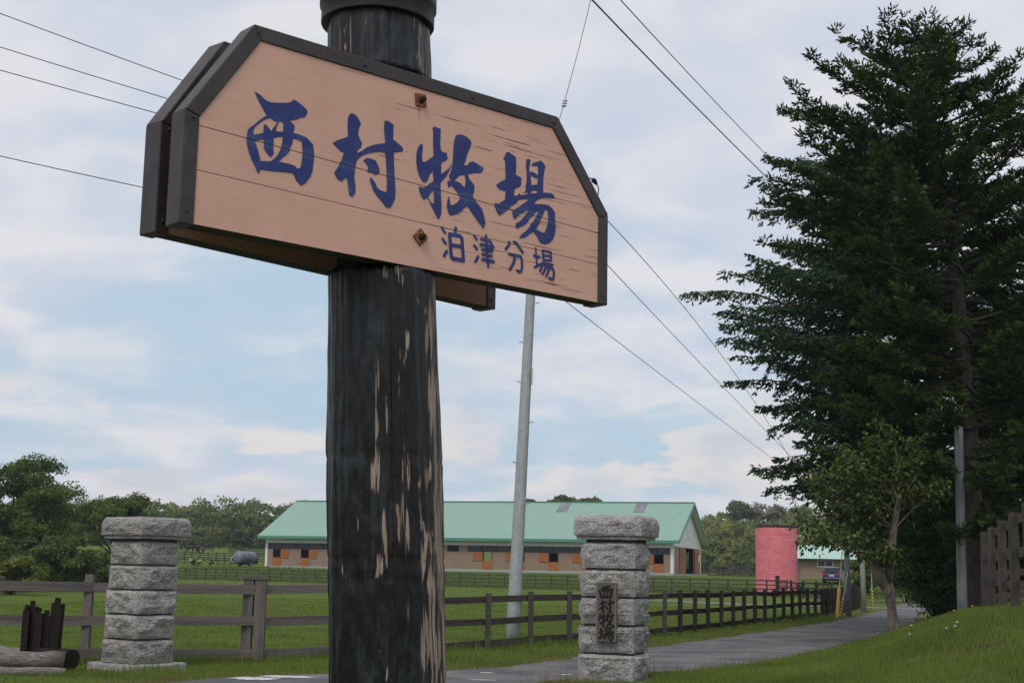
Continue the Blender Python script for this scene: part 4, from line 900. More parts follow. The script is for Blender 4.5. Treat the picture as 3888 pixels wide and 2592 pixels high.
# ------------------------------------------------------------------ utility poles and wires
up0, up1 = at(1945, 2452, 31.6), at(2015, 1110, 31.6); dv = (up1 - up0) / (up1[2] - up0[2])
up0 = up0 - dv * (up0[2] - gz(up0[0], up0[1]) + .2)
pole_at = lambda z: up0 + dv * (z - up0[2])
ptop = 10.35
pl_ = thing('utility_pole', 'tall leaning galvanised steel utility pole rising behind the sign board', 'pole', tuple(pole_at(0)))
def chu(o, r=None): r = r or pl_; o.parent = r; o.matrix_parent_inverse = Matrix.Translation(-Vector(r.location)); return o
chu(MB().tube([pole_at(z) for z in np.linspace(-.2, ptop, 14)], [.152 - .006*z for z in np.linspace(-.2, ptop, 14)], 24).build('shaft', M['galvanised'], None, True))
for z in np.arange(2.2, 9.6, .9):
    c = pole_at(z); s_ = 1 if int(z*1.2) % 2 else -1
    chu(MB().tube([c + np.array([s_*.12, -.05, 0]), c + np.array([s_*.205, -.09, .01])], .011, 6).build('step_bolt', M['galvanised']))
pz = pole_at(5.95); chu(MB().box(pz[0]+.115, pz[0]+.155, pz[1]-.10, pz[1]+.02, pz[2]-.18, pz[2]+.18).build('number_plate', M['porcelain']))
ca_ = pole_at(9.9); chu(MB().bar(ca_ + np.array([-.7, -.1, 0]), ca_ + np.array([.7, -.2, 0]), .07, .09).build('crossarm', M['galvanised']))
def wire(label, pts, r=.009, sag=0.0):
    pts = [np.array(p_, float) for p_ in pts]
    if len(pts) == 2: pts = [pts[0]*(1-t) + pts[1]*t - np.array([0,0,1.0])*sag*4*t*(1-t) for t in np.linspace(0, 1, 15)]
    o = MB().tube(pts, r, 6).build('overhead_wire', M['cable'], None, True); return tag(o, label, 'wire', 'overhead wires')
s_ = 3888/2352
for lab, zl, (x1, y1), dxp in (('topmost thin overhead wire crossing the sky left of the sign', 9.95, (0, 20), -.45), ('second overhead wire from the top left of the sign', 9.75, (0, 97), 0.0),
                               ('third overhead wire from the top left of the sign', 9.55, (0, 150), .35), ('lowest single overhead wire left of the sign', 8.35, (0, 347), 0.0)):
    e_ = at(x1*s_, y1*s_, 25.0); a_ = pole_at(zl) + np.array([dxp, -.15, .05]); wire(lab, [a_, e_ + (e_ - a_)*.6], .0085, .10)
def pxw(lab, P_, r):
    A_ = np.array(P_, float); t = np.linspace(0, 1, 24); u = (A_[:,1] - A_[0,1]) / (A_[-1,1] - A_[0,1])
    fx = np.polyval(np.polyfit(u, A_[:,0], 2), t); fY = np.polyval(np.polyfit(u, A_[:,2], 2), t)
    wire(lab, [at(x*s_, y*s_, Y) for x, y, Y in zip(fx, A_[0,1] + t*(A_[-1,1]-A_[0,1]), fY)], r)
pxw('overhead wire leaving the right end of the sign just below its corner', ((1262,372,31.8),(1385,500,40),(1500,620,50),(1610,745,62),(1700,880,72),(1770,985,80),(1850,1110,90)), .013)
pxw('overhead wire leaving the right edge of the sign halfway down', ((1258,462,31.8),(1395,605,44),(1560,785,60),(1720,950,78),(1860,1090,96)), .013)
pxw('lowest overhead wire emerging under the right end of the sign', ((1232,640,31.8),(1290,685,36),(1500,845,55),(1715,1010,78),(1880,1130,98)), .012)
pxw('thick twisted cable sloping from the top edge into the fir tree', ((1330,-35,17),(1360,0,18.5),(1420,68,21),(1500,148,24),(1600,245,29),(1700,345,34),(1795,440,39),(1900,545,45)), .0125)
pxw('thin twisted cable right of the thick one, sloping into the fir tree', ((1395,-35,19),(1425,0,20.5),(1500,85,24),(1600,190,29),(1700,292,34),(1785,380,39),(1900,500,46)), .009)
pxw('near vertical thin wire with insulators above the right end of the sign', ((1364,-30,31.6),(1330,108,31.6),(1297,235,31.6),(1280,290,31.6),(1262,352,31.6)), .008)
ins = thing('wire_insulator', 'small white insulator on the near vertical wire above the sign', 'insulator', tuple(at(1296*s_, 237*s_, 31.6)))
for k, dy in enumerate((-5, 1, 7)):
    c = at((1297 - dy*.26)*s_, (236 + dy*1.0)*s_, 31.6); o = MB().lathe([(.01, -.03), (.055, -.02), (.06, 0), (.03, .025), (.01, .035)], 12, c).build('disc', M['porcelain'], None, True); chu(o, ins)

p2 = at(3654, 2330, 37.0); p2b = np.array([p2[0], p2[1], gz(p2[0], p2[1])])
po = thing('utility_pole', 'smooth grey steel utility pole in front of the fir trunk', 'pole', tuple(p2b))
chu(MB().tube([p2b + np.array([.0, 0, z]) + np.array([.012*z, 0, 0]) for z in np.linspace(-.3, 5.4, 8)], [.128 - .004*z for z in np.linspace(-.3, 5.4, 8)], 22).build('shaft', M['pole_grey'], None, True), po)
chu(MB().lathe([(.130, 0), (.134, .004), (.134, .018), (.130, .022)], 22, (p2b[0]+.012*.9, p2b[1], p2b[2]+.95)).build('band', M['pole_grey']), po)
p3_ = on_ground(3222, 2338, 40, 90); po3 = thing('utility_pole', 'grey steel utility pole beside the yellow guy guard at the lane bend', 'pole', tuple(p3_))
chu(MB().tube([p3_ + np.array([-.035*z*.3, 0, z]) for z in (-.3, 3, 6, 9)], [.13, .12, .11, .10], 18).build('shaft', M['pole_grey'], None, True), po3)
p4_ = on_ground(3281, 2322, 40, 100); po4 = thing('utility_pole', 'pale concrete pole behind the striped guy guard near lane bend', 'pole', tuple(p4_))
chu(MB().tube([p4_ + np.array([-.02*z, 0, z]) for z in (-.3, 2, 4, 8)], [.13, .12, .11, .10], 18).build('shaft', M['concrete'], None, True), po4)
def guard(name, label, px, py, top, mat, r):
    b_ = on_ground(px, py, 40, 100); t_ = at(top[0], top[1], b_[1] + .3); g_ = thing(name, label, 'guy guard', tuple(b_))
    chu(MB().tube([b_ + (t_-b_)*f for f in (-.05, .5, 1)], r, 12).build('sleeve', M[mat]), g_)
    chu(MB().tube([b_ + (t_-b_)*f for f in (1, 1.6, 2.4)], .02, 6).build('guy_wire', M['galvanised']), g_)
guard('guy_guard', 'plain yellow guy wire guard standing at the lane fence', 3178, 2344, (3187, 2229), 'yellow_plastic', .07)
guard('guy_guard', 'black and yellow striped guy guard beside the plain yellow one', 3190, 2342, (3202, 2270), 'striped_plastic', .055)
guard('guy_guard', 'black and yellow striped guy guard farther up the lane', 3314, 2318, (3311, 2236), 'striped_plastic', .06)
# ------------------------------------------------------------------ the long stable barn
bl = at(1005, 2155, 182.0); br = at(2556, 2184, 167.0)
bz = 1.62; bd = np.array([br[0]-bl[0], br[1]-bl[1]]); BLEN = float(np.linalg.norm(bd)); bang = math.atan2(bd[1], bd[0])
barn = thing('barn', 'long tan stable barn with mint green metal roof and orange stall doors', 'barn', (bl[0], bl[1], bz), bang)
bu = bd / BLEN; bn = np.array([-bu[1], bu[0]])
def bt(px, py=2130):        # metres along the facade under a photograph column
    v = ray(px, py); k = ((bl[:2] - EYE[:2]) @ bn) / (v[:2] @ bn); q = EYE + v*k; return float((q[:2] - bl[:2]) @ bu)
def b_through(px, py, yd): # where the same ray meets the plane yd metres behind the facade
    v = ray(px, py); k = ((bl[:2] + bn*yd - EYE[:2]) @ bn) / (v[:2] @ bn); q = EYE + v*k; return float((q[:2] - bl[:2]) @ bu), q[2] - bz
BW = 20.0; ZE = 4.0; ZR = 8.9
doors = [(1036,1064,'r'),(1142,1171,'r'),(1249,1278,'r'),(1357,1386,'r'),(1464,1494,'r'),(1572,1602,'r'),(1834,1868,'l'),(1957,1991,'l'),(2084,2119,'l'),(2213,2249,'l'),(2346,2382,'l'),(2484,2519,'l')]
ops = [(bt(a), bt(b), s) for a, b, s in doors]
trans = [(bt(1016), bt(1645)), (bt(1697), bt(1742)), (bt(1774), bt(2551))]
wall = MB(); T = .18
wall.box(.30, BLEN-.30, 0, T, .22, 1.28)
xs = [.30] + [v for o in ops for v in o[:2]] + [BLEN-.30]
for a, b in zip(xs[::2], xs[1::2]): wall.box(a, b, 0, T, 1.28, 2.36)
xs = [.30] + [v for o in trans for v in o] + [BLEN-.30]
for a, b in zip(xs[::2], xs[1::2]): wall.box(a, b, 0, T, 2.36, 3.14)
wall.build('front_wall', M['tan_siding'], barn)
MB().box(-.05, BLEN+.05, -.06, BW+.06, -.6, .22).build('concrete_base', M['concrete_base'], barn)
MB().box(.30, BLEN-.30, -.05, -.004, .16, .26).build('base_trim', M['mint_trim'], barn)
MB().box(.0, BLEN, -.03, T, 3.14, ZE+.1).build('eave_boards', M['white_boards'], barn)
MB().box(.0, .32, -.05, T, .22, 3.14).build('corner_board', M['white_boards'], barn); MB().box(BLEN-.32, BLEN+.04, -.05, .5, .22, 3.14).build('corner_board', M['white_boards'], barn)
MB().box(-.01, .16, T, BW, .22, ZE+.1).build('end_wall', M['white_boards'], barn)
# rear wall with two openings that the front ones look through
h1 = b_through(1851, 2132, BW); h2 = b_through(2618, 2140, BW)
bk = MB(); hs = sorted([(h1[0]-1.2, h1[0]+1.2), (min(h2[0], BLEN-3)-1.5, min(h2[0], BLEN-3)+1.5)])
xs = [.2, hs[0][0], hs[0][1], hs[1][0], hs[1][1], BLEN-.2]
for a, b in zip(xs[::2], xs[1::2]): bk.box(a, b, BW-.18, BW, .22, ZE+.1)
for a, b in hs: bk.box(a, b, BW-.18, BW, 3.0, ZE+.1); bk.box(a, b, BW-.18, BW, .22, .9)
bk.build('rear_wall', M['interior'], barn)
MB().box(.2, BLEN-.2, .2, BW-.2, .20, .232).build('floor', M['interior'], barn)
MB().box(.3, BLEN-.3, 4.0, 4.12, .22, 2.0).build('stall_partition', M['interior'], barn) if False else None
for a, b, s in ops:
    w_ = b - a
    d_ = MB().box(a-.06, b+.04, -.075, -.006, .27, 1.30).build('half_door', M['orange_door'], barn); MB().box(a+.02 if s == 'r' else b-.10, (a+.10) if s == 'r' else b-.02, -.095, -.076, .78, .86).build('latch', M['aluminium'], d_)
    f_ = MB(); f_.box(a-.03, a+.05, -.03, T, 1.302, 2.36).box(b-.05, b+.03, -.03, T, 1.302, 2.36); f_.build('door_frame', M['dark_frame'], barn)
    sx0, sx1 = (b+.06, b+.06+w_) if s == 'r' else (a-.10-w_, a-.06)
    MB().box(sx0, sx1, -.09, -.006, 1.30, 2.30).build('upper_door', M['orange_door'], barn)
for a, b in trans:
    k = max(1, int(round((b - a) / 1.78))); st = (b - a) / k
    for i in range(k):
        x0, x1 = a + st*i, a + st*(i+1); f_ = MB()
        f_.box(x0, x0+.07, .0, .12, 2.36, 3.14).box(x1-.07, x1, .0, .12, 2.36, 3.14).box(x0+.07, x1-.07, .0, .12, 2.36, 2.43).box(x0+.07, x1-.07, .0, .12, 3.07, 3.14)
        for z in (2.58, 2.75, 2.92): f_.box(x0+.07, x1-.07, .03, .07, z-.02, z+.02)
        wf = f_.build('window', M['dark_bar'], barn); MB().box(x0+.07, x1-.07, .085, .10, 2.43, 3.07).build('pane', M['dark_glass'], wf)
# right gable: white boards above, tan below, big door with two orange sliding leaves
def gy_(px, py=2140):       # metres back from the facade along the right gable
    v = ray(px, py); o_ = br[:2]; k = ((o_ - EYE[:2]) @ bu) / (v[:2] @ bu); q = EYE + v*k; return float((q[:2] - o_) @ bn)
g0, g1 = gy_(1650+2010/2.113), gy_(1650+2085/2.113)
GX = BLEN
MB().add([(GX, 0, 3.35), (GX, BW, 3.35), (GX, BW, ZE), (GX, BW/2, ZR-.25), (GX, 0, ZE), (GX-.16, 0, 3.35), (GX-.16, BW, 3.35), (GX-.16, BW, ZE), (GX-.16, BW/2, ZR-.25), (GX-.16, 0, ZE)],
         [(0,1,2,3,4), (9,8,7,6,5), (0,5,6,1)]).build('gable_wall', M['white_boards'], barn)
for a, b in ((.5, g0), (g1, BW-1.0)): MB().box(GX-.16, GX-.02, a, b, .22, 3.35).build('gable_lower_wall', M['tan_siding'], barn)
MB().box(GX-.16, GX+.03, BW-1.0, BW, .22, 3.35).build('corner_board', M['white_boards'], barn)
lw = max(2.2, gy_(1650+2010/2.113) - gy_(1650+1965/2.113)); rw = max(2.0, gy_(1650+2125/2.113) - g1)
for a, b in ((g0-lw, g0), (g1, g1+rw)):
    dd = MB().box(GX+.02, GX+.09, a, b, .25, 3.25).build('sliding_door', M['orange_door'], barn)
    for q in (.3, .62): MB().box(GX+.091, GX+.10, a+(b-a)*q, a+(b-a)*(q+.08), 1.9, 2.8).build('slot', M['dark_frame'], dd)
MB().box(GX+.0, GX+.05, gy_(1650+2028/2.113), gy_(1650+2078/2.113), 4.4, 6.6).build('loft_hatch', M['white_boards'], barn)
MB().box(GX+.01, GX+.14, BW-2.6, BW-1.5, 1.7, 2.6).build('meter_box', plain('cream_paint', (.62, .58, .48), .5), barn)
MB().box(GX+.0, GX+.25, BW/2-.15, BW/2+.15, ZR-.95, ZR-.7).build('lamp', M['dark_frame'], barn)
# roof: two metal slopes, eave fascia, rake boards
ov, ox0, ox1 = 1.0, .68, .85; pitch = (ZR - ZE) / (BW/2 + ov)
fr = MB(); th = .14
fr.add([(-ox0, -ov, ZE), (BLEN+ox1, -ov, ZE), (BLEN+ox1, BW/2, ZR), (-ox0, BW/2, ZR), (-ox0, -ov, ZE-th), (BLEN+ox1, -ov, ZE-th), (BLEN+ox1, BW/2, ZR-th), (-ox0, BW/2, ZR-th)], [(0,1,2,3),(7,6,5,4),(0,4,5,1),(1,5,6,2),(3,7,4,0)])
fr.add([(-ox0, BW+ov, ZE), (BLEN+ox1, BW+ov, ZE), (BLEN+ox1, BW/2, ZR+.001), (-ox0, BW/2, ZR+.001), (-ox0, BW+ov, ZE-th), (BLEN+ox1, BW+ov, ZE-th), (BLEN+ox1, BW/2, ZR-th), (-ox0, BW/2, ZR-th)], [(3,2,1,0),(4,5,6,7),(1,5,4,0),(2,6,5,1),(0,4,7,3)])
roof = fr.build('roof', M['green_roof'], barn)
MB().box(-ox0-.02, BLEN+ox1+.02, -ov-.06, -ov+.04, ZE-.34, ZE-.02).build('eave_fascia', M['green_trim'], roof)
MB().box(-ox0, BLEN+ox1, BW/2-.25, BW/2+.25, ZR-.03, ZR+.06).build('ridge_cap', M['green_trim'], roof)
for sgn in (0, 1):
    ya, yb = (-ov, BW/2) if sgn == 0 else (BW+ov, BW/2)
    rk = MB()
    for x in (BLEN+ox1-.02, ):
        rk.add([(x, ya, ZE-.36), (x, yb, ZR-.36), (x, yb, ZR+.02), (x, ya, ZE+.02), (x+.08, ya, ZE-.36), (x+.08, yb, ZR-.36), (x+.08, yb, ZR+.02), (x+.08, ya, ZE+.02)], [(0,1,2,3),(7,6,5,4),(0,4,5,1),(1,5,6,2),(2,6,7,3),(3,7,4,0)])
    rk.build('rake_board', M['green_trim'], roof)
    MB().add([(BLEN+.02, ya, ZE-th-.03), (BLEN+ox1-.05, ya, ZE-th-.03), (BLEN+ox1-.05, yb, ZR-th-.03), (BLEN+.02, yb, ZR-th-.03)], [(0,1,2,3)]).build('soffit', M['white_boards'], roof)
def roof_pt(x, f, lift): return (x, -ov + (BW/2+ov)*f, ZE + (ZR-ZE)*f + lift)
for pxa, pxb in ((1650+830/2.113, 1650+900/2.113), (1650+1470/2.113, 1650+1540/2.113)):
    x0, x1 = bt(pxa, 1950)+.5, bt(pxb, 1950)+.5; m = MB(); fa, fb = .73, .965
    base = MB(); q = [roof_pt(x0-.12, fa-.015, .05), roof_pt(x1+.12, fa-.015, .05), roof_pt(x1+.12, fb+.012, .05), roof_pt(x0-.12, fb+.012, .05)]
    base.add(q + [(a, b, c-.2) for a, b, c in q], [(0,1,2,3),(0,4,5,1),(1,5,6,2),(2,6,7,3),(3,7,4,0)]); sk = base.build('skylight', M['pole_grey'], roof)
    for i in range(2):
        for j in range(3):
            a0, a1 = x0 + (x1-x0)*(i/2) + .05, x0 + (x1-x0)*((i+1)/2) - .05; c0, c1 = fa + (fb-fa)*j/3 + .006, fa + (fb-fa)*(j+1)/3 - .006
            MB().add([roof_pt(a0, c0, .062), roof_pt(a1, c0, .062), roof_pt(a1, c1, .062), roof_pt(a0, c1, .062)], [(0,1,2,3)]).build('pane', M['skylight'], sk) if False else link('skylight_pane', MB().add([roof_pt(a0, c0, .062), roof_pt(a1, c0, .062), roof_pt(a1, c1, .062), roof_pt(a0, c1, .062)], [(0,1,2,3)]).mesh('pane'), M['skylight'], roof)
# gravel along the front of the barn
q0, q1 = bl[:2] - bn*1.6 - bu*2, br[:2] - bn*1.6 + bu*4
track('gravel_apron', [tuple(q0), tuple(q1)], 2.6, M['gravel'], .06)

# ------------------------------------------------------------------ pink block silo
sc = at(2949, 2200, 122.0); sz = .05; SR = 1.745; NROW, ROWH = 25, .229
silo = thing('block_silo', 'round pink painted concrete block silo with a dark flat rim', 'silo', (sc[0], sc[1], sz))
def arc_block(r0, r1, a0, a1, z0, z1, seg=2):
    V = []; 
    for i in range(seg+1):
        a = a0 + (a1-a0)*i/seg
        for r in (r0, r1):
            for z in (z0, z1): V.append((r*math.cos(a), r*math.sin(a), z))
    F = []
    for i in range(seg):
        b = i*4; F += [(b+2, b+6, b+7, b+3), (b+3, b+7, b+5, b+1), (b+2, b, b+4, b+6)]
    F += [(0,2,3,1), (seg*4, seg*4+1, seg*4+3, seg*4+2)]
    return V, F
NB_ = 22; da = 2*math.pi/NB_; gap = .009/SR
bm = MB().add(*arc_block(SR-.10, SR, -da/2+gap, da/2-gap, .005, ROWH-.006)).mesh('block'); bm.materials.append(M['pink_block'])
restm = MB(); cam_ang = math.atan2(-sc[1], -sc[0])
for row in range(NROW):
    for k in range(NB_):
        an = k*da + (da/2 if row % 2 else 0); df = abs((an - cam_ang + math.pi) % (2*math.pi) - math.pi)
        if df < da*5.6 + (.0 if row % 2 else .01):
            o = bpy.data.objects.new('block', bm); COL.objects.link(o); o.parent = silo
            o.location = (0, 0, row*ROWH); o.rotation_euler = (0, 0, an + random.uniform(-.002, .002)); sc_ = random.uniform(.997, 1.003); o.scale = (sc_, sc_, 1)
        else:
            V_, F_ = arc_block(SR-.10, SR, an-da/2+gap, an+da/2-gap, row*ROWH+.005, (row+1)*ROWH-.006); restm.add(V_, F_)
rest = restm.build('block_rear', M['pink_block'], silo); rest['kind'] = 'stuff'
HS = NROW*ROWH
MB().lathe([(SR-.012, 0), (SR-.012, HS-.001)], 48).build('mortar_core', M['pink_mortar'], silo, True)
MB().lathe([(SR-.05, HS), (SR+.05, HS+.01), (SR+.055, HS+.10), (SR+.02, HS+.115), (SR+.02, HS+.20), (SR-.1, HS+.22)], 48).build('rim', M['silo_rim'], silo)
ra = cam_ang + 1.50
for z, h, mt in ((HS-1.85, .85, 'dark_frame'), (HS-3.55, .80, 'blue_paint')):
    V_, F_ = arc_block(SR-.06, SR+.05, ra-.22, ra+.18, z, z+h); MB().add(V_, F_).build('hatch', M[mt], silo)
lp = MB(); lp.tube([(SR*math.cos(ra), SR*math.sin(ra), HS-.70), ((SR+.22)*math.cos(ra), (SR+.22)*math.sin(ra), HS-.66)], .03, 6); lp.lathe([(.03, -.1), (.09, -.02), (.05, .06)], 10, ((SR+.25)*math.cos(ra), (SR+.25)*math.sin(ra), HS-.66)); lp.build('wall_lamp', M['porcelain'], silo)

# ------------------------------------------------------------------ tan house behind the silo
hd = 150.0; h0 = at(3040, 2190, hd); hz = 1.35; hs = hd / 5400
house = thing('house', 'low tan house with pale mint roof behind the pink silo', 'house', (h0[0], h0[1], hz))
HL, HH, HW = 8.4, 2.28, 6.0
hw = MB(); wx0, wx1, wz0, wz1 = (3103-3040)*hs, (3162-3040)*hs, 1.47, 2.12
hw.box(0, wx0, 0, .15, 0, HH).box(wx1, HL, 0, .15, 0, HH).box(wx0, wx1, 0, .15, 0, wz0).box(wx0, wx1, 0, .15, wz1, HH); hw.box(0, .15, .15, HW, 0, HH).box(HL-.15, HL, .15, HW, 0, HH).box(.15, HL-.15, HW-.15, HW, 0, HH)
hw.build('wall', M['tan_siding'], house); MB().box(-.03, HL, -.05, -.004, -.35, .08).build('base_trim', M['mint_trim'], house)
wf = MB(); e = .05; wf.box(wx0-.02, wx1+.02, -.04, .06, wz0-.06, wz0+.03).box(wx0-.02, wx1+.02, -.04, .06, wz1-.03, wz1+.04).box(wx0-.02, wx0+.05, -.04, .06, wz0+.03, wz1-.03).box(wx1-.05, wx1+.02, -.04, .06, wz0+.03, wz1-.03).box((wx0+wx1)/2-.03, (wx0+wx1)/2+.03, -.03, .06, wz0+.03, wz1-.03)
wo_ = wf.build('window', M['aluminium'], house)
for a, b in ((wx0+.05, (wx0+wx1)/2-.03), ((wx0+wx1)/2+.03, wx1-.05)): MB().box(a, b, .02, .04, wz0+.03, wz1-.03).build('pane', M['dark_glass'], wo_)
MB().add([(-.55, -.6, HH-.02), (HL+.5, -.6, HH-.02), (HL+.5, HW/2, HH+1.45), (-.55, HW/2, HH+1.45), (-.55, HW+.6, HH-.02), (HL+.5, HW+.6, HH-.02),
          (-.55, -.6, HH-.12), (HL+.5, -.6, HH-.12), (HL+.5, HW+.6, HH-.12), (-.55, HW+.6, HH-.12)], [(0,1,2,3),(3,2,5,4),(0,6,7,1),(6,9,8,7),(1,7,8,5,2),(0,3,4,9,6)]).build('roof', M['mint_roof'], house)
MB().box(-.55, HL+.5, -.66, -.605, HH-.16, HH-.02).build('eave_board', M['dark_frame'], house)
# green drum beside the silo
dp = at(3040, 2215, 121.0); dz = gz(dp[0], dp[1]); dr = thing('oil_drum', 'dark green drum standing between the pink silo and car', 'drum', (dp[0], dp[1], dz))
MB().lathe([(.28,0),(.30,.02),(.30,.29),(.315,.30),(.315,.32),(.30,.33),(.30,.60),(.315,.61),(.315,.63),(.30,.64),(.30,.92),(.28,.94)], 20).build('shell', M['drum_green'], dr, True); MB().lathe([(.27,.941),(.29,.945),(.29,.96),(.05,.965)], 20).build('lid', M['drum_green'], dr)
# ------------------------------------------------------------------ trees
def tree(name, label, base, group=None): return thing(name, label, 'tree', tuple(base), 0, group)
def into(root, o): o.parent = root; o.matrix_parent_inverse = Matrix.Translation(-Vector(root.location)); return o
def crown_obj(root, parts, mat, name='crown'):
    Vs, Fs, Ts = [], [], []; o = 0
    for V_, F_, T_ in parts: Vs.append(V_); Fs.append(F_ + o); Ts.append(T_); o += len(V_)
    return into(root, link(name, npmesh(name, np.concatenate(Vs), np.concatenate(Fs), np.concatenate(Ts)), M[mat]))
def rndir(r, n):
    v = r.normal(size=(n, 3)); return unit(v)

def conifer(name, label, base, axis_f, ztop, zlow, env, mat, seed, style):
    r = np.random.default_rng(seed); R = random.Random(seed); base = np.array(base, float)
    root = tree(name, label, base)
    zs = np.linspace(base[2]-.4, ztop, 26); tr = MB()
    r0 = style['trunk']; rad = [max(.018, r0 * (1 - (z - base[2])/(ztop - base[2]))**.85 + .01) for z in zs]; rad[0] *= 1.25; rad[1] *= 1.08
    tr.tube([axis_f(z) + np.array([.03*math.sin(z*1.3), .03*math.cos(z*1.1), 0]) for z in zs], rad, 14)
    C, D, S, LN, WD, TN = [], [], [], [], [], []
    z = zlow
    while z < ztop - .15:
        f = (z - zlow) / (ztop - zlow); rr = float(np.interp(z, env[0], env[1])); nb = style['nb'] + R.choice((-1, 0, 0, 1)); a0 = R.uniform(0, 6.28)
        for b in range(nb):
            az = a0 + b*2*math.pi/nb + R.uniform(-.55, .55)
            if R.random() < style.get('bias', 0): az = math.pi + R.uniform(-1.25, 1.25)
            kx = style['side'](az, z); L = rr * R.choice((R.uniform(.50, .80), R.uniform(.82, 1.0), R.uniform(.9, 1.12))) * kx
            if L < .25: continue
            btint = R.uniform(-.08, .10)
            zz0 = z + R.uniform(-.3, .3); o = axis_f(zz0); h = np.array([math.cos(az), math.sin(az), 0.0]); sd = np.array([-h[1], h[0], 0.0])
            e0 = style['e0'](f) + R.uniform(-.17, .17); cv = style['cv'](f)
            def P(t): return o + h*(L*t*math.cos(e0)) + np.array([0,0,1.0])*(L*(math.sin(e0)*t + cv*t*t)) + sd*(L*.07*math.sin(t*4 + b)) + np.array([0,0,1.0])*(L*.035*math.sin(t*7 + az*3))
            nbp = 8; tr.tube([P(t) for t in np.linspace(0, .96, nbp)], [max(.006, .013*L*(1-t) + .006) for t in np.linspace(0, 1, nbp)], 5, False)
            n_lat = max(4, int(L * style['lat']))
            for i in range(n_lat):
                t = style['t0'] + (1.0 - style['t0']) * (i + R.random()*.6) / n_lat
                for sg in (-1, 1):
                    if R.random() < style['drop'](t): continue
                    ll = (style['l0'] + style['l1'] * (1 - t)) * min(1.0, .45 + L*.16) * R.uniform(.65, 1.2)
                    if t < .45: ll *= .4 + (t - style['t0'])*1.3
                    d1 = np.array(P(min(1, t+.05))) - np.array(P(t-.05)); d1 /= np.linalg.norm(d1)
                    ang = style['ang'] + R.uniform(-.25, .25)
                    dl = d1*math.cos(ang) + sd*sg*math.sin(ang) + np.array([0,0,1.0])*style['lift'](t, R); dl /= np.linalg.norm(dl)
                    m = max(2, int(ll / style['sp'])); k = np.arange(m) / m; c0 = np.array(P(t))
                    sag = style['sag'] * ll * k**2
                    pts = c0 + dl*(k*ll)[:, None] - np.array([0,0,1.0])*sag[:, None]
                    ln = style['sl'] * r.uniform(.75, 1.25, m)
                    for s2 in (-1, 1):
                        side = np.cross(dl, [0,0,1.0]); side = side/np.linalg.norm(side)*s2
                        dd = unit(dl*.72 + side*.66 + r.normal(size=(m,3))*.24 + np.array([0,0,style['tipup']]))
                        stp = style['sub'] * (1 - .65*k) * r.uniform(.6, 1.2, m)
                        for q in range(style['nsub']):
                            d2 = unit(dd + r.normal(size=(m,3))*.30 + side*(.35 if q % 2 else -.25) + np.array([0,0,style['tipup']*.5]))
                            C.append(pts + dd*(stp*q/max(1, style['nsub']-.6))[:,None] + r.normal(size=(m,3))*.012); D.append(d2); S.append(side*.3 + np.cross(dl, side) + r.normal(size=(m,3))*.5); LN.append(ln); WD.append(style['sw']*r.uniform(.8, 1.25, m))
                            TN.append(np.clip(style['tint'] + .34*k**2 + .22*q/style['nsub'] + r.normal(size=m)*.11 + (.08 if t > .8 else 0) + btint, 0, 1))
        z += style['dz'] * R.uniform(.75, 1.25)
    C, D, S = map(np.concatenate, (C, D, S)); LN, WD, TN = map(np.concatenate, (LN, WD, TN))
    into(root, tr.build('trunk', M['bark_fir'], None, True))
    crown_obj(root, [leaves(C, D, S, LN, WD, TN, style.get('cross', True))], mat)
    return len(C)

fb = at(3700, 2322, 38.5); fb[2] = gz(fb[0], fb[1])
fir_axis = lambda z: np.array([np.interp(z, [0, 4, 9.4, 13, 18.2], [12.52, 12.50, 12.30, 11.85, 11.20]), 38.5, z])
n_fir = conifer('fir_tree', 'tall dark fir with dense stubby tufts and bare grey trunk at the right', fb, fir_axis, 16.85, 2.9,
        ([2.9, 4, 7, 10, 12.4, 13.9, 15.1, 16.1, 16.85], [3.2, 4.2, 4.9, 5.2, 4.9, 4.0, 3.0, 1.9, .9]), 'leaf_fir', 5,
        dict(trunk=.31, nb=6, side=lambda az, z: 1.0 if math.cos(az) < .3 else .9, e0=lambda f: -.12 + .46*f**1.3, cv=lambda f: .08 + .16*f, lat=4.4, t0=.22, sub=.22, nsub=3,
             drop=lambda t: .22 if t < .5 else .06, l0=.22, l1=1.10, ang=.92, lift=lambda t, R: R.uniform(-.35, .50), sp=.088, sag=-.06, sl=.15, sw=.048, tipup=.20, tint=.02, dz=.50))
lb = np.array([15.1, 49.0, gz(15.1, 49.0)])
lar_axis = lambda z: np.array([15.1 - .05*z, 49.0, z])
n_lar = conifer('larch_tree', 'paler feathery conifer with drooping twigs reaching left behind the fir', lb, lar_axis, 17.0, 3.9,
        ([3.9, 4.5, 6.5, 8, 10.2, 12, 13.8, 15.3, 16.2, 17.0], [4.0, 5.4, 6.5, 7.5, 8.2, 7.0, 5.7, 4.2, 2.8, .7]), 'leaf_larch', 9,
        dict(trunk=.26, nb=7, cross=False, bias=.45, side=lambda az, z: 1.0 if math.cos(az) < -.2 else .62, e0=lambda f: -.06 + .34*f, cv=lambda f: .05, lat=4.4, t0=.20, sub=.26, nsub=4,
             drop=lambda t: .12, l0=.34, l1=1.15, ang=.85, lift=lambda t, R: R.uniform(-.85, .12), sp=.125, sag=.50, sl=.16, sw=.062, tipup=-.28, tint=.05, dz=.44))
print('shoots', n_fir, n_lar)
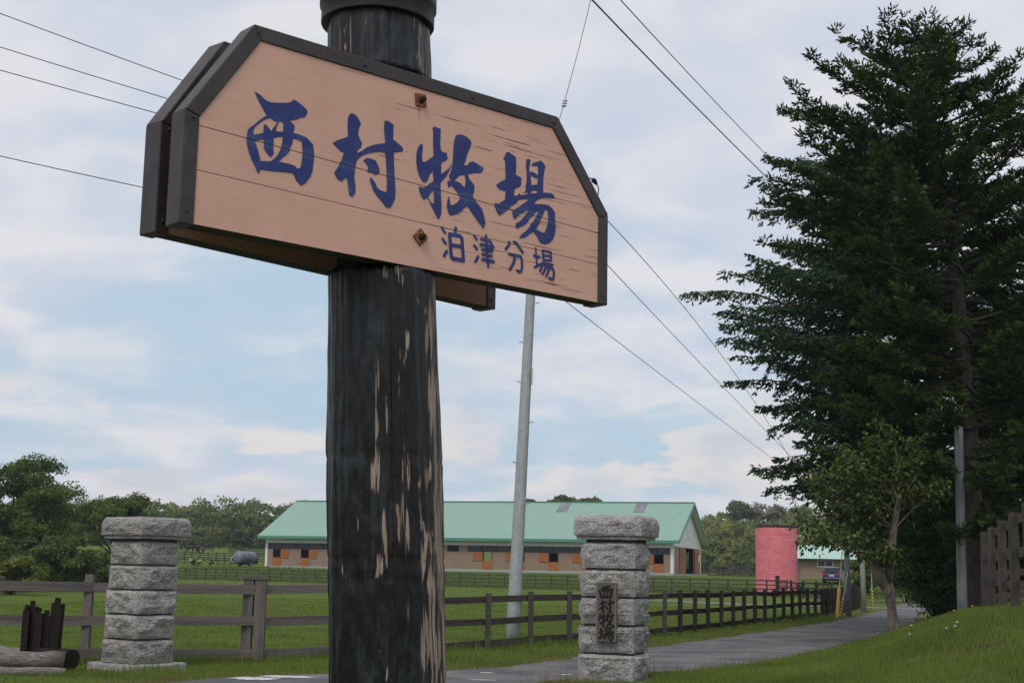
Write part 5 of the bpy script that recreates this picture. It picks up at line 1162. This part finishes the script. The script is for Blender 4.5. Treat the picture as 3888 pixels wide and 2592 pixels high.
# two more conifers of the same stand close the gap behind the fir
def clone(src, label, loc, sc_, rz):
    r_ = src.copy(); COL.objects.link(r_); r_['label'] = label; r_.location = loc; r_.scale = (sc_,)*3; r_.rotation_euler = (0, 0, rz)
    for c_ in src.children: k_ = c_.copy(); COL.objects.link(k_); k_.parent = r_; k_.matrix_parent_inverse = c_.matrix_parent_inverse.copy()
    return r_
fir0 = [o for o in COL.objects if o.name == 'fir_tree'][0]
clone(fir0, 'second dark fir standing behind the tall one at the right edge', (17.2, 47.0, gz(17.2, 47.0)), .80, 2.0)
clone(fir0, 'third dark fir mostly hidden behind the tall fir trunk', (20.0, 57.0, gz(20.0, 57.0)), .72, 4.1)

def limbs(tr, base, fork, tips, r0, r1, seed, n=6):
    R = random.Random(seed)
    tr.tube([base + (fork-base)*t + np.array([R.uniform(-.06,.06), R.uniform(-.06,.06), 0])*(0 if t in (0,1) else 1)*np.linalg.norm(fork-base)*.3 for t in np.linspace(0, 1, 6)], [r0*(1.25 if i == 0 else 1) + (r1-r0)*t for i, t in enumerate(np.linspace(0, 1, 6))], 10)
    for tp in tips:
        mid = fork*.5 + tp*.5 + np.array([0,0,.12])*np.linalg.norm(tp-fork)
        tr.tube([fork*(1-t)**2 + mid*2*t*(1-t) + tp*t*t for t in np.linspace(0, 1, 6)], [r1*.75*(1-t) + .015 for t in np.linspace(0, 1, 6)], 6, False)
def blobs(r, c, rad, n_l, lobe, n_leaf, ln, wd, t0=.45, tv=.25, shell=.55, low=-.5, droop=0.0):
    """leafy lobes scattered through an ellipsoid; leaves sit in the outer skin of each lobe"""
    C, D, S, T, Lc = [], [], [], [], []
    while len(Lc) < n_l:
        p_ = r.uniform(-1, 1, 3)
        if np.linalg.norm(p_) > 1 or p_[2] < low: continue
        p_ *= .55 + .45*np.linalg.norm(p_)**.5
        Lc.append(p_)
    for p_ in Lc:
        cc_ = c + p_*np.array(rad); s_ = lobe * r.uniform(.65, 1.25); n = int(n_leaf * r.uniform(.7, 1.3))
        d = rndir(r, n); d[:,2] = np.where(d[:,2] < -.35, -d[:,2]*.5, d[:,2]); rr = s_ * r.uniform(shell, 1.06, n)[:,None]
        C.append(cc_ + d*rr*np.array([1,1,.72])); nrm = unit(d + r.normal(size=(n,3))*.55); tg = np.cross(nrm, rndir(r, n)); tg[:,2] -= droop
        D.append(tg); S.append(np.cross(nrm, tg)); T.append(np.clip(r.normal(t0 + r.normal()*tv*.6, tv*.55, n), 0, 1))
    C, D, S, T = map(np.concatenate, (C, D, S, T)); n = len(C)
    return leaves(C, D, S, ln*r.uniform(.7, 1.3, n), wd*r.uniform(.7, 1.3, n), T), [c + p_*np.array(rad) for p_ in Lc]
def leafy(name, label, base, c, rad, n_l, lobe, n_leaf, ln, wd, mat, seed, r0=.2, bark='bark_dark', group=None, t0=.45, low=-.5, ntip=9, forkz=.4, shell=.55):
    r = np.random.default_rng(seed); base = np.array(base, float); c = np.array(c, float); root = tree(name, label, base, group)
    lv, cs_ = blobs(r, c, rad, n_l, lobe, n_leaf, ln, wd, t0, low=low, shell=shell)
    tr = MB(); fork = base*(1-forkz) + c*forkz; limbs(tr, base - np.array([0,0,.3]), fork, cs_[:ntip], r0, r0*.6, seed)
    into(root, tr.build('trunk', M[bark], None, True)); crown_obj(root, [lv], mat); return root

# small broadleaf tree with the gnarled, once pollarded trunk beside the lane
stb = at(3388, 2404, 35.5); stb[2] = gz(stb[0], stb[1]); q_ = lambda x, y, Y=35.5: at(2500 + x/1.694, 1800 + y/1.694, Y)
root = tree('small_tree', 'small leafy tree with gnarled peeling trunk growing at the lane edge', stb); tr = MB(); R = random.Random(4)
tr.tube([stb - np.array([0,0,.3]), q_(1512,1015), q_(1508,940), q_(1500,860), q_(1488,790), q_(1475,735), q_(1478,690)], [.19, .165, .130, .118, .125, .15, .105], 16, True, .10)
tr.tube([q_(1478,745), q_(1445,700), q_(1415,650), q_(1405,600), q_(1412,565)], [.11, .14, .165, .15, .10], 14, True, .10)
main = [q_(1478,700), q_(1488,600), q_(1500,480), q_(1512,360), q_(1530,250), q_(1548,170), q_(1550,60), q_(1540,-60), q_(1520,-180)]
tr.tube(main, [.115, .105, .10, .09, .08, .07, .055, .04, .025], 12, True, .04)
r = np.random.default_rng(31); C, D, S, T = [], [], [], []
def twig(a, b, rad, nl, depth=0):
    mid = (a+b)/2 + np.array([R.uniform(-.1,.1), R.uniform(-.1,.1), R.uniform(.0,.18)])*np.linalg.norm(b-a)
    pts = [a*(1-t)**2 + mid*2*t*(1-t) + b*t*t for t in np.linspace(0, 1, 6)]; tr.tube(pts, [rad*(1-.8*t) for t in np.linspace(0,1,6)], 5, False)
    n = nl; t = r.uniform(.25, 1.05, n)[:,None]; P_ = a*(1-t)**2 + mid*2*t*(1-t) + b*t*t + r.normal(size=(n,3))*.10
    C.append(P_); dd = rndir(r, n); dd[:,2] = -np.abs(dd[:,2])*.9 - .25; D.append(dd); sd = rndir(r, n); sd[:,2] *= .4; S.append(sd); T.append(np.clip(r.beta(1.15, 4.6, n) + .02, 0, 1))
    if depth < 2:
        for _ in range(4 if depth == 0 else 3):
            t = R.uniform(.35, .95); p_ = a*(1-t)**2 + mid*2*t*(1-t) + b*t*t; L = np.linalg.norm(b-a)
            e = p_ + ((b-a)/L*.5 + np.array([R.uniform(-1,1), R.uniform(-1,1), R.uniform(-.35,.5)]))*L*R.uniform(.28,.42); twig(p_, e, rad*.5, int(nl*.65), depth+1)
tips = [(1000,390),(960,310),(1010,240),(1060,130),(1080,40),(960,120),(1130,-30),(1210,-110),(1300,-170),(1400,-230),(1520,-270),(1640,-190),(1720,-90),(1800,20),(1740,120),(1650,60),(1580,-20),(1450,-60),(1300,60),(1200,160),(1150,280),(1250,350),(1350,420),(1130,430),(1250,450),(1340,200),(1420,320),(1080,-90),(1470,480)]
for k, (x, y) in enumerate(tips):
    f = np.clip((620 - y)/900, .12, .95); st_ = main[min(len(main)-1, max(1, int(f*7)))]; twig(st_ + np.array([0,0,.0]), q_(x, y, 35.5 + R.uniform(-1.5, 1.2)), .028, 27)
C, D, S, T = map(np.concatenate, (C, D, S, T)); n = len(C)
into(root, tr.build('trunk', M['bark_grey'], None, True)); crown_obj(root, [leaves(C, D, S, r.uniform(.10, .17, n), r.uniform(.065, .10, n), T)], 'leaf_small')

# dark shrubs filling the gap under the conifers
def shrub(label, px, py, Y, w_, h_, seed, mat='leaf_shrub', n_l=26, n_leaf=260, ln=.10, wd=.06, t0=.4, name='shrub'):
    b_ = at(px, py, Y); b_[2] = gz(b_[0], b_[1]); c = b_ + np.array([0, 0, h_*.5]); r = np.random.default_rng(seed); root = thing(name, label, 'shrub', tuple(b_))
    lv, cs_ = blobs(r, c, (w_*.42, w_*.36, h_*.46), n_l, min(w_, h_)*.20, n_leaf, ln, wd, t0, low=-1.0); tr = MB()
    for e in cs_[:8]: tr.tube([b_ - np.array([0,0,.2]), b_*.5+e*.5+np.array([0,0,.1]), e], [.04, .03, .012], 5, False)
    into(root, tr.build('stems', M['bark_dark'])); crown_obj(root, [lv], mat, 'foliage')
shrub('low dark evergreen shrub bulging over the lane edge under the conifers', 3555, 2330, 43.5, 2.4, 2.3, 41, n_l=38)
shrub('tall dark shrub behind the grey steel pole under the fir', 3560, 2290, 47.0, 3.6, 4.4, 42, n_l=46, n_leaf=300)
shrub('dark shrub behind the fir trunk at the right edge', 3790, 2270, 46.0, 3.6, 4.0, 43, n_l=40, n_leaf=280)
shrub('dark thicket right of the fir trunk at the frame edge', 3960, 2290, 42.0, 4.4, 5.2, 44, n_l=46, n_leaf=280)
shrub('tall dark thicket deep behind the larch and the shrubs', 3640, 2230, 58.0, 6.0, 6.5, 45, n_l=60, n_leaf=300, ln=.14, wd=.09)
shrub('rounded green bush beside the house wall behind the poles', 3290, 2215, 118.0, 4.6, 3.6, 46, 'leaf_left', 30, 200, .22, .15)
shrub('dark bushy mass at the bend of the lane', 3440, 2240, 96.0, 5.5, 4.6, 47, 'leaf_left', 36, 220, .22, .15, .2)

# trees on the left
def zg(px, Y): a_ = at(px, 2150, Y); return np.array([a_[0], a_[1], gz(a_[0], a_[1])])
def cpx(px, py, Y): return at(px, py, Y)
leafy('broadleaf_tree', 'large dark green broadleaf tree cut by the left edge', zg(60, 128), cpx(65, 1930, 128), (5.5, 4.4, 4.9), 74, 1.45, 560, .28, .18, 'leaf_left', 61, .32, ntip=14, low=-.9, t0=.5)
leafy('broadleaf_tree', 'round dark tree with leaning trunks behind the left stone pillar', zg(440, 150), cpx(432, 1985, 150), (4.6, 4.0, 2.7), 48, 1.2, 480, .28, .18, 'leaf_left', 62, .22, ntip=12, low=-.7, t0=.42)
for k, (px, pt, Y, w_, h_, lab, mt, t0) in enumerate(((55, 2165, 104, 5.2, 2.6, 'pale green round bush at the foot of the left trees', 'leaf_left_low', .75), (250, 2180, 118, 7.0, 4.4, 'dark spreading bush between the two left trees', 'leaf_left', .35),
                                                  (360, 2180, 124, 5.6, 3.6, 'yellow green sprawling bush left of the left stone pillar', 'leaf_left_low', .45), (130, 2180, 125, 7.5, 5.0, 'dense dark bush under the large left tree', 'leaf_left', .25), (-60, 2180, 112, 6.0, 4.5, 'dark bush leaving the frame at the left', 'leaf_left', .3))):
    shrub(lab, px, pt, Y, w_, h_, 70+k, mt, 40, 260, .30, .20, t0)

# ------------------------------------------------------------------ woods on the far hills (read as one mass) and the few trees that stand clear
def wood(name, label, rows, seed, mat='leaf_forest'):
    r = np.random.default_rng(seed); parts = []
    for (pxa, pxb, Y, stp, hlo, hhi, t0) in rows:
        px = pxa
        while px < pxb:
            y_ = Y + r.uniform(-12, 12); a_ = at(px, 2100, y_); zb_ = gz(a_[0], a_[1]); h_ = r.uniform(hlo, hhi); w_ = h_ * r.uniform(.40, .54); tt = np.clip(r.normal(t0, .2), .02, .98)
            c = np.array([a_[0], a_[1], zb_ + h_*.52]); nl = 18
            lv, _ = blobs(r, c, (w_, w_*.8, h_*.47), nl, w_*.38, 78, .74, .48, tt, .16, .6, -1.0); parts.append(lv)
            px += stp * r.uniform(.6, 1.4)
    Vs, Fs, Ts = [], [], []; o = 0
    for V_, F_, T_ in parts: Vs.append(V_); Fs.append(F_+o); Ts.append(T_); o += len(V_)
    return tag(link(name, npmesh(name, np.concatenate(Vs), np.concatenate(Fs), np.concatenate(Ts)), M[mat]), label, 'wood', kind='stuff')
wood('far_wood', 'mixed green wood on the rising hill left of the barn', [(120, 1150, 356, 34, 3, 5, .2), (120, 1150, 366, 52, 7, 10, .28), (-200, 1180, 384, 56, 10, 12.5, .38), (-200, 1200, 406, 58, 10, 13, .5)], 81)
wood('hill_wood', 'yellow green spring wood on the hill right of the barn', [(2600, 3200, 318, 34, 3, 5, .45), (2560, 3240, 335, 50, 7, 9.5, .55), (2540, 3420, 362, 54, 9, 12, .72), (2540, 3480, 400, 56, 9, 12, .62), (2600, 3480, 440, 60, 9, 13, .45)], 82)
wood('ridge_wood', 'strip of trees showing just above the barn roof ridge', [(1150, 1600, 400, 60, 9, 11, .4)], 83)
def skyline(label, px, ytop, Y, w_, h_, seed, mat='leaf_forest', n_l=22, n_leaf=120, t0=.35, bark='bark_dark', lowf=-.3):
    top = at(px, ytop, Y); b_ = np.array([top[0], top[1], gz(top[0], top[1])]); H = top[2] - b_[2]
    leafy('skyline_tree', label, b_, np.array([top[0], top[1], top[2] - h_*.5]), (w_*.45, w_*.35, h_*.42), n_l, h_*.24, n_leaf, .75, .5, mat, seed, .28, bark, None, t0, lowf, 10, .82, .5)
skyline('small flat topped tree above the barn roof beside the leaning pole', 2012, 1899, 380, 5.6, 2.6, 91, t0=.3)
skyline('flat topped tree above the barn roof, widest of the three', 2128, 1878, 380, 8.4, 3.6, 92, t0=.25)
skyline('flat topped tree above the barn roof over the right pillar', 2228, 1888, 380, 8.0, 3.4, 93, t0=.3)
skyline('dark rounded tree crowning the right hand hill', 2806, 1893, 430, 7.2, 8.0, 94, t0=.12, n_l=30, lowf=-.9)
skyline('thin brownish half bare tree on the right hill beside the dark one', 2880, 1906, 432, 9.0, 8.0, 95, 'leaf_bare', 26, 60, .5)
skyline('thin half bare tree on the right hill above the pink silo', 2945, 1912, 428, 8.0, 7.5, 96, 'leaf_bare', 24, 60, .6)
skyline('green round tree at the right end of the hill top', 3040, 1918, 430, 11.0, 7.0, 97, t0=.6, n_l=30, lowf=-.8)
skyline('pale leafless tree standing over the wood left of the barn roof', 945, 1900, 398, 6.0, 4.2, 98, 'leaf_bare', 18, 50, .75)
# ------------------------------------------------------------------ animals
def horse(label, px, py, Y, head, coat, s=1.0, graze=True, group='horses in the far pasture', dark='coat_black', hz=None):
    a_ = at(px, py, Y); loc = (a_[0], a_[1], gz(a_[0], a_[1]) if hz is None else hz); root = thing('horse', label, 'horse', loc, head, group); root.scale = (s, s, s)
    J = {'rump': (-.72, 0, 1.36, .27), 'hip': (-.50, 0, 1.38, .30), 'belly': (-.05, 0, 1.22, .31), 'chest': (.42, 0, 1.24, .30), 'wither': (.50, 0, 1.42, .20)}
    if graze: J.update(neck1=(.85, 0, 1.18, .17), neck2=(1.16, 0, .74, .125), poll=(1.30, 0, .46, .115), face=(1.36, 0, .27, .09), muz=(1.38, 0, .10, .062))
    else: J.update(neck1=(.82, 0, 1.62, .17), neck2=(1.02, 0, 1.92, .125), poll=(1.14, 0, 2.06, .115), face=(1.34, 0, 1.90, .09), muz=(1.48, 0, 1.76, .062))
    E = [('rump','hip'),('hip','belly'),('belly','chest'),('chest','wither'),('chest','neck1'),('neck1','neck2'),('neck2','poll'),('poll','face'),('face','muz')]
    for sg, nm in ((-1,'r'),(1,'l')):
        st = .10*sg
        J.update({nm+'f0':(.44, .15*sg, .98, .125), nm+'f1':(.45+st*.6, .15*sg, .58, .068), nm+'f2':(.44+st, .15*sg, .24, .046), nm+'f3':(.46+st, .15*sg, .05, .062)})
        J.update({nm+'h0':(-.58, .17*sg, 1.04, .17), nm+'h1':(-.48+st*.3, .17*sg, .80, .105), nm+'h2':(-.72+st*.6, .17*sg, .50, .065), nm+'h3':(-.68+st, .17*sg, .22, .046), nm+'h4':(-.65+st, .17*sg, .05, .062)})
        E += [('chest', nm+'f0'),(nm+'f0',nm+'f1'),(nm+'f1',nm+'f2'),(nm+'f2',nm+'f3'),('hip',nm+'h0'),(nm+'h0',nm+'h1'),(nm+'h1',nm+'h2'),(nm+'h2',nm+'h3'),(nm+'h3',nm+'h4')]
    keys = list(J); me = bpy.data.meshes.new('body'); me.from_pydata([J[k][:3] for k in keys], [(keys.index(a), keys.index(b)) for a, b in E], [])
    o = link('body', me, M[coat], root); m = o.modifiers.new('skin', 'SKIN'); m.use_smooth_shade = True
    for i, k in enumerate(keys): me.skin_vertices[0].data[i].radius = (J[k][3], J[k][3]); me.skin_vertices[0].data[i].use_root = (k == 'hip')
    sb = o.modifiers.new('sub', 'SUBSURF'); sb.levels = 1; sb.render_levels = 1
    MB().tube([(-.95, 0, 1.42), (-1.08, .02, 1.25), (-1.12, .03, .9), (-1.08, .02, .55)], [.05, .07, .075, .03], 7).build('tail', M[dark], root, True)
    mn = [(.55, 0, 1.52), (.90, 0, 1.30), (1.22, 0, .84), (1.36, 0, .52)] if graze else [(.55, 0, 1.52), (.76, 0, 1.76), (.98, 0, 2.02), (1.10, 0, 2.16)]
    MB().tube(mn, [.05, .075, .065, .03], 6).build('mane', M[dark], root, True)
    pe = np.array(J['poll'][:3])
    for sg in (-1, 1): MB().tube([pe + np.array([-.02, .06*sg, .05]), pe + np.array([.0, .085*sg, .13]), pe + np.array([.0, .08*sg, .21])], [.035, .04, .006], 6).build('ear', M[coat], root, True)
    return root
horse('bay brown horse grazing side on beside the dark horse', 722, 2103, 292, .15, 'coat_bay', 1.12)
horse('almost black horse grazing head down between bay and foal', 751, 2103, 290, -1.15, 'coat_dark', 1.12)
horse('small chestnut foal at the right of the grazing pair', 769, 2104, 288, -1.4, 'coat_chestnut', .80, True, dark='coat_chestnut')
horse('distant chestnut horse behind the far fence above the foal', 785, 2078, 326, 2.9, 'coat_chestnut', .9)
horse('distant chestnut horse behind the far fence left of the barn', 911, 2084, 318, .2, 'coat_chestnut', .9)
horse('lone brown horse grazing right of the barn gable', 2738, 2183, 212, .1, 'coat_bay', .95, True, 'horses by the barn')

# ------------------------------------------------------------------ grey tank trailer
ta = at(930, 2157, 196.0); tz = gz(ta[0], ta[1]); tk = thing('tank_trailer', 'weathered grey blue slurry tank trailer parked left of the barn', 'trailer', (ta[0], ta[1], tz), math.radians(63))
# local X = length; the dished end faces the camera's left
def tube_x(prof, z, n=26): 
    m = MB(); V_ = [(x, r_*math.cos(2*math.pi*j/n), z + r_*math.sin(2*math.pi*j/n)) for x, r_ in prof for j in range(n)]; k = len(prof)
    return m.add(V_, [(i*n+j, (i+1)*n+j, (i+1)*n+(j+1)%n, i*n+(j+1)%n) for i in range(k-1) for j in range(n)] + [tuple(range(n)), tuple((k-1)*n+j for j in range(n))[::-1]])
tube_x([(-1.92,.05),(-1.90,.40),(-1.82,.66),(-1.70,.80),(-1.5,.87),(1.5,.87),(1.68,.80),(1.80,.66),(1.88,.40),(1.90,.05)], 1.25).build('tank', M['tank_paint'], tk, True)
for x in (-1.48, 0.0, 1.48): tube_x([(x-.05,.865),(x-.05,.90),(x+.05,.90),(x+.05,.865)], 1.25).build('rib', M['tank_paint'], tk)
MB().tube([(-.3, 0, 2.02), (-.3, 0, 2.18), (-.28, .02, 2.20)], [.16, .15, .05], 12).build('hatch', M['rusty_dark'], tk)
MB().tube([(-1.2, .1, 2.06), (-.7, .25, 2.16), (.1, .2, 2.13), (.9, .25, 2.15), (2.3, .2, 2.12)], .05, 7).build('pipe', M['rusty_dark'], tk)
fr_ = MB().box(-1.9, 2.1, -.42, -.32, .42, .54).build('frame_rail', M['rust_red'], tk); MB().box(-1.9, 2.1, .32, .42, .42, .54).build('frame_rail', M['rust_red'], tk)
MB().bar((-1.9, 0, .45), (-3.3, 0, .42), .12, .10).build('drawbar', M['rust_red'], tk); MB().tube([(0,-.95,.36),(0,.95,.36)], .06, 8).build('axle', M['rust_red'], tk)
for sg in (-1, 1):
    wv = MB(); V_ = []; 
    prof = [(-.12,.26),(-.13,.34),(-.10,.37),(.10,.37),(.13,.34),(.12,.26)]; n = 20
    V_ = [(r_*math.cos(2*math.pi*j/n), sg*.88 + y, .37 + r_*math.sin(2*math.pi*j/n)) for y, r_ in prof for j in range(n)]
    wv.add(V_, [(i*n+j, (i+1)*n+j, (i+1)*n+(j+1)%n, i*n+(j+1)%n) for i in range(5) for j in range(n)] + [tuple(range(n)), tuple(5*n+j for j in range(n))[::-1]])
    wo2 = wv.build('wheel', M['rubber'], tk, True); rm = MB(); V_ = [(r_*math.cos(2*math.pi*j/n), sg*.88 + sg*y, .37 + r_*math.sin(2*math.pi*j/n)) for y, r_ in ((.125,.20),(.135,.19),(.10,.06)) for j in range(n)]
    rm.add(V_, [(i*n+j, (i+1)*n+j, (i+1)*n+(j+1)%n, i*n+(j+1)%n) for i in range(2) for j in range(n)] + [tuple(2*n+j for j in range(n))]); rm.build('rim', M['porcelain'], wo2)
MB().tube([(-1.7, .5, 1.55), (-1.95, .75, 1.3), (-2.05, .8, .9), (-1.9, .7, .55), (-1.5, .55, .50)], .06, 8).build('hose', M['white_hose'], tk, True)
MB().box(1.9, 2.1, -.5, .5, .40, 1.2).build('rear_guard', M['rust_red'], tk)

# ------------------------------------------------------------------ dark blue car seen from behind
ca = at(3158, 2219, 138.0); cz_ = gz(ca[0], ca[1]); car = thing('parked_car', 'dark blue hatchback parked tail first before the tan house', 'car', (ca[0], ca[1], cz_), math.radians(-14))
# local: X right, Y forward (away from the camera); side profile pulled across the width with tumblehome
prof = [(0.0,.42),(-.05,.62),(-.02,.92),(.10,1.00),(.42,1.50),(.60,1.56),(1.6,1.58),(2.15,1.50),(2.75,1.02),(3.55,.90),(3.78,.72),(3.80,.40),(3.6,.28),(.2,.28)]
V_ = []; 
for x, k in ((-1, 0), (-.97, 1), (.97, 1), (1, 0)):
    for y, z in prof:
        tum = .16 * max(0, (z - .95)) / .6; V_.append((x*(.84 - tum), y, z if k else z*.985 + .006))
n = len(prof); F_ = [(i*n+j, i*n+(j+1)%n, (i+1)*n+(j+1)%n, (i+1)*n+j) for i in range(3) for j in range(n)] + [tuple(range(n))[::-1], tuple(3*n+j for j in range(n))]
MB().add(V_, F_).build('body', M['car_paint'], car, True, .03)
MB().add([(-.64,.115,1.03),(.64,.115,1.03),(.57,.415,1.475),(-.57,.415,1.475)], [(0,1,2,3)]).mesh('x')
for nm, q in (('rear_window', [(-.66,.105,1.035),(.66,.105,1.035),(.58,.385,1.455),(-.58,.385,1.455)]),):
    m = MB(); m.add([(x, y-.03, z+.02) for x, y, z in q] + [(x, y+.05, z-.03) for x, y, z in q], [(0,1,2,3),(0,4,5,1),(1,5,6,2),(2,6,7,3),(3,7,4,0)]); m.build(nm, M['dark_glass'], car)
for sg in (-1, 1):
    MB().add([(sg*.80,.55,1.05),(sg*.80,2.45,1.05),(sg*.70,2.05,1.47),(sg*.705,.78,1.47)], [(0,1,2,3)]).mesh('x2')
    w_ = MB(); w_.add([(sg*.835,.50,1.04),(sg*.835,2.55,1.04),(sg*.715,2.08,1.48),(sg*.715,.70,1.48)], [(0,1,2,3)]); w_.build('side_window', M['dark_glass'], car)
    MB().box(min(sg*.62,sg*.85), max(sg*.62,sg*.85), -.075, .03, .80, 1.02).build('tail_lamp', M['red_lens'], car)
    MB().box(min(sg*.85,sg*1.0), max(sg*.85,sg*1.0), 2.35, 2.5, 1.02, 1.14).build('mirror', M['car_paint'], car)
    for y in (.62, 3.05):
        n_ = 18; pr = [(-.10,.20),(-.11,.29),(.11,.29),(.10,.20)]; wv = MB()
        wv.add([(sg*.76 + a_, y + r_*math.cos(2*math.pi*j/n_), .29 + r_*math.sin(2*math.pi*j/n_)) for a_, r_ in pr for j in range(n_)], [(i*n_+j, (i+1)*n_+j, (i+1)*n_+(j+1)%n_, i*n_+(j+1)%n_) for i in range(3) for j in range(n_)] + [tuple(range(n_)), tuple(3*n_+j for j in range(n_))[::-1]])
        wv.build('wheel', M['rubber'], car, True)
MB().box(-.76, .76, -.11, .06, .36, .58).build('bumper', M['car_paint'], car, False, .03); MB().box(-.24, .24, -.085, -.04, .70, .83).build('number_plate', M['plate'], car)

# ------------------------------------------------------------------ logs and charred stakes by the left fence
lg = on_ground(60, 2535, 15, 40)
def log(label, a, b, r, mat, seed, endm='timber_charred'):
    R = random.Random(seed); a = np.array(a); b = np.array(b); root = thing('log', label, 'log', tuple((a+b)/2 - np.array([0,0,r])), 0, 'logs at the left edge')
    o = MB().tube([a + (b-a)*t + np.array([0, 0, R.uniform(-.012,.012)]) for t in np.linspace(0, 1, 9)], [r*R.uniform(.93,1.05) for _ in range(9)], 16, True, .03).build('trunk', M[mat], None, True); into(root, o)
    e = (b-a)/np.linalg.norm(b-a); into(root, MB().tube([b - e*.01, b + e*.006], r*.93, 14).build('cut_end', M[endm]))
L0, L1 = at(-140, 2512, 21.4), at(243, 2505, 21.9); L0[2] = gz(L0[0], L0[1]) + .16; L1[2] = gz(L1[0], L1[1]) + .17
log('pale barkless log lying on the grass at the left edge', L0, L1, .13, 'timber_log', 3)
L0, L1 = at(150, 2490, 22.5), at(272, 2500, 22.05); L0[2] = gz(L0[0], L0[1]) + .20; L1[2] = gz(L1[0], L1[1]) + .18
log('short dark log butting against the pale log end', L0, L1, .15, 'timber_charred', 4)
L0, L1 = at(-150, 2480, 23.3), at(90, 2478, 23.2); L0[2] = gz(L0[0], L0[1]) + .22; L1[2] = gz(L1[0], L1[1]) + .22
log('thin grey log lying behind the charred stakes', L0, L1, .085, 'timber_log', 5)
L0, L1 = at(-120, 2545, 21.0), at(250, 2532, 21.4); L0[2] = gz(L0[0], L0[1]) + .03; L1[2] = gz(L1[0], L1[1]) + .03
log('thin pale log half sunk in grass in front of the others', L0, L1, .07, 'timber_log', 6)
for k, (x0, x1, yt, dY, lab) in enumerate(((88,104,2316,0,'leftmost short charred stake behind the pale log'), (112,127,2301,.12,'second charred stake from the left, pointed'), (142,152,2328,-.06,'third charred stake, narrow with pale split face'),
                                         (168,180,2338,.05,'fourth charred stake, shortest of the five'), (198,222,2290,.1,'tallest charred stake on the right of the group'))):
    b_ = at(x0, 2500, 22.6 + dY); b_[2] = gz(b_[0], b_[1]); t_ = at(x1, yt, 22.7 + dY)
    root = thing('charred_stake', lab, 'stake', tuple(b_), 0, 'charred stakes by the left fence'); w_ = (.10, .13, .11, .14, .16)[k]
    beam('timber', 'timber_charred', root, b_ - np.array([0,0,.25]), t_, w_, w_*1.15); beam('jagged_tip', 'timber_charred', root, t_ - np.array([.03,0,.04]), t_ + np.array([-.005, 0, .09]), w_*.45, w_*.5)

# ------------------------------------------------------------------ dandelions on the bank, weeds by the far fence
def dandelion(px, py, kind, lab, Y0=15):
    b_ = on_ground(px, py, 19.0, 60); root = thing('dandelion', lab, 'flower', tuple(b_), 0, 'dandelions on the bank'); R = random.Random(px)
    h_ = R.uniform(.12, .18) if kind == 'y' else R.uniform(.16, .26)
    MB().tube([(0,0,0),(R.uniform(-.02,.02),0,h_*.6),(R.uniform(-.03,.03),0,h_)], .004, 5).build('stem', M['stem_green'], root)
    if kind == 'y': MB().lathe([(.006,-.012),(.026,.0),(.030,.008),(.012,.016)], 10, (0,0,h_)).build('head', M['dandelion_yellow'], root)
    else: MB().lathe([(.004,-.020),(.017,-.012),(.021,.0),(.017,.012),(.004,.020)], 10, (0,0,h_+.02)).build('seed_head', M['seed_white'], root, True)
for px, py, lab in ((3622, 2318, 'yellow dandelion at the foot of the grey pole'), (3660, 2328, 'lower yellow dandelion right of the grey pole'), (3692, 2300, 'yellow dandelion on the bank crest below the fir trunk'), (3705, 2306, 'yellow dandelion just right of the crest one'),
                    (3514, 2370, 'lone yellow dandelion near the dark shrub'), (2980, 2366, 'yellow dandelion below the lane fence')): dandelion(px, py, 'y', lab)
for px, py, lab in ((3333, 2434, 'white dandelion seed head left of the small tree'), (3466, 2400, 'white seed head right of the small tree trunk'), (3462, 2446, 'tall stalked seed head below the small tree'), (3455, 2478, 'white seed head in mid bank grass'),
                    (3629, 2462, 'pair of seed heads, upper one, on the right bank'), (3638, 2474, 'pair of seed heads, lower one, on the right bank'), (3600, 2585, 'white seed head at the bottom edge')): dandelion(px, py, 's', lab)
def weed(px, py, Y, lab, s=1.0):
    b_ = at(px, py, Y); b_[2] = gz(b_[0], b_[1]); root = thing('butterbur_plant', lab, 'plant', tuple(b_), 0, 'broad leaved weeds by the far fence'); R = random.Random(px)
    for k in range(14):
        a_ = R.uniform(0, 6.28); d_ = R.uniform(.1, .9)*s; h_ = R.uniform(.3, .8)*s; c = np.array([math.cos(a_)*d_, math.sin(a_)*d_*.6, h_]); r_ = R.uniform(.16, .32)*s
        m = MB(); n_ = 9; t1 = R.uniform(-.5,.5); m.add([c] + [c + np.array([r_*math.cos(2*math.pi*j/n_), r_*math.sin(2*math.pi*j/n_), .08*math.cos(2*math.pi*j/n_ + a_) + t1*r_*math.sin(2*math.pi*j/n_)]) for j in range(n_)], [(0, 1+j, 1+(j+1)%n_) for j in range(n_)])
        o = m.build('leaf', M['plant_leaf'], root, True); MB().tube([(0,0,0), c*.6 + np.array([0,0,-.05]), c], .015, 5).build('stem', M['stem_green'], root)
weed(752, 2160, 195, 'clump of broad leaved weeds left of the tank trailer'); weed(735, 2172, 185, 'lower clump of broad leaved weeds by the left pillar', 1.1); weed(800, 2152, 200, 'clump of broad leaved weeds nearest the tank trailer', .9)
# ------------------------------------------------------------------ thin air haze
b = NB('air'); b.t.nodes.remove(b.b); pv = b.n('ShaderNodeVolumePrincipled'); pv.inputs['Color'].default_value = (.80, .87, .96, 1); pv.inputs['Density'].default_value = .00020; pv.inputs['Anisotropy'].default_value = .2
b.l(pv.outputs[0], b.out.inputs[1])
hz_ = MB().box(-620, 620, -60, 640, -3, 60).build('haze', b.m); tag(hz_, kind='stuff'); hz_['label'] = 'faint pale haze in the air over the pasture'
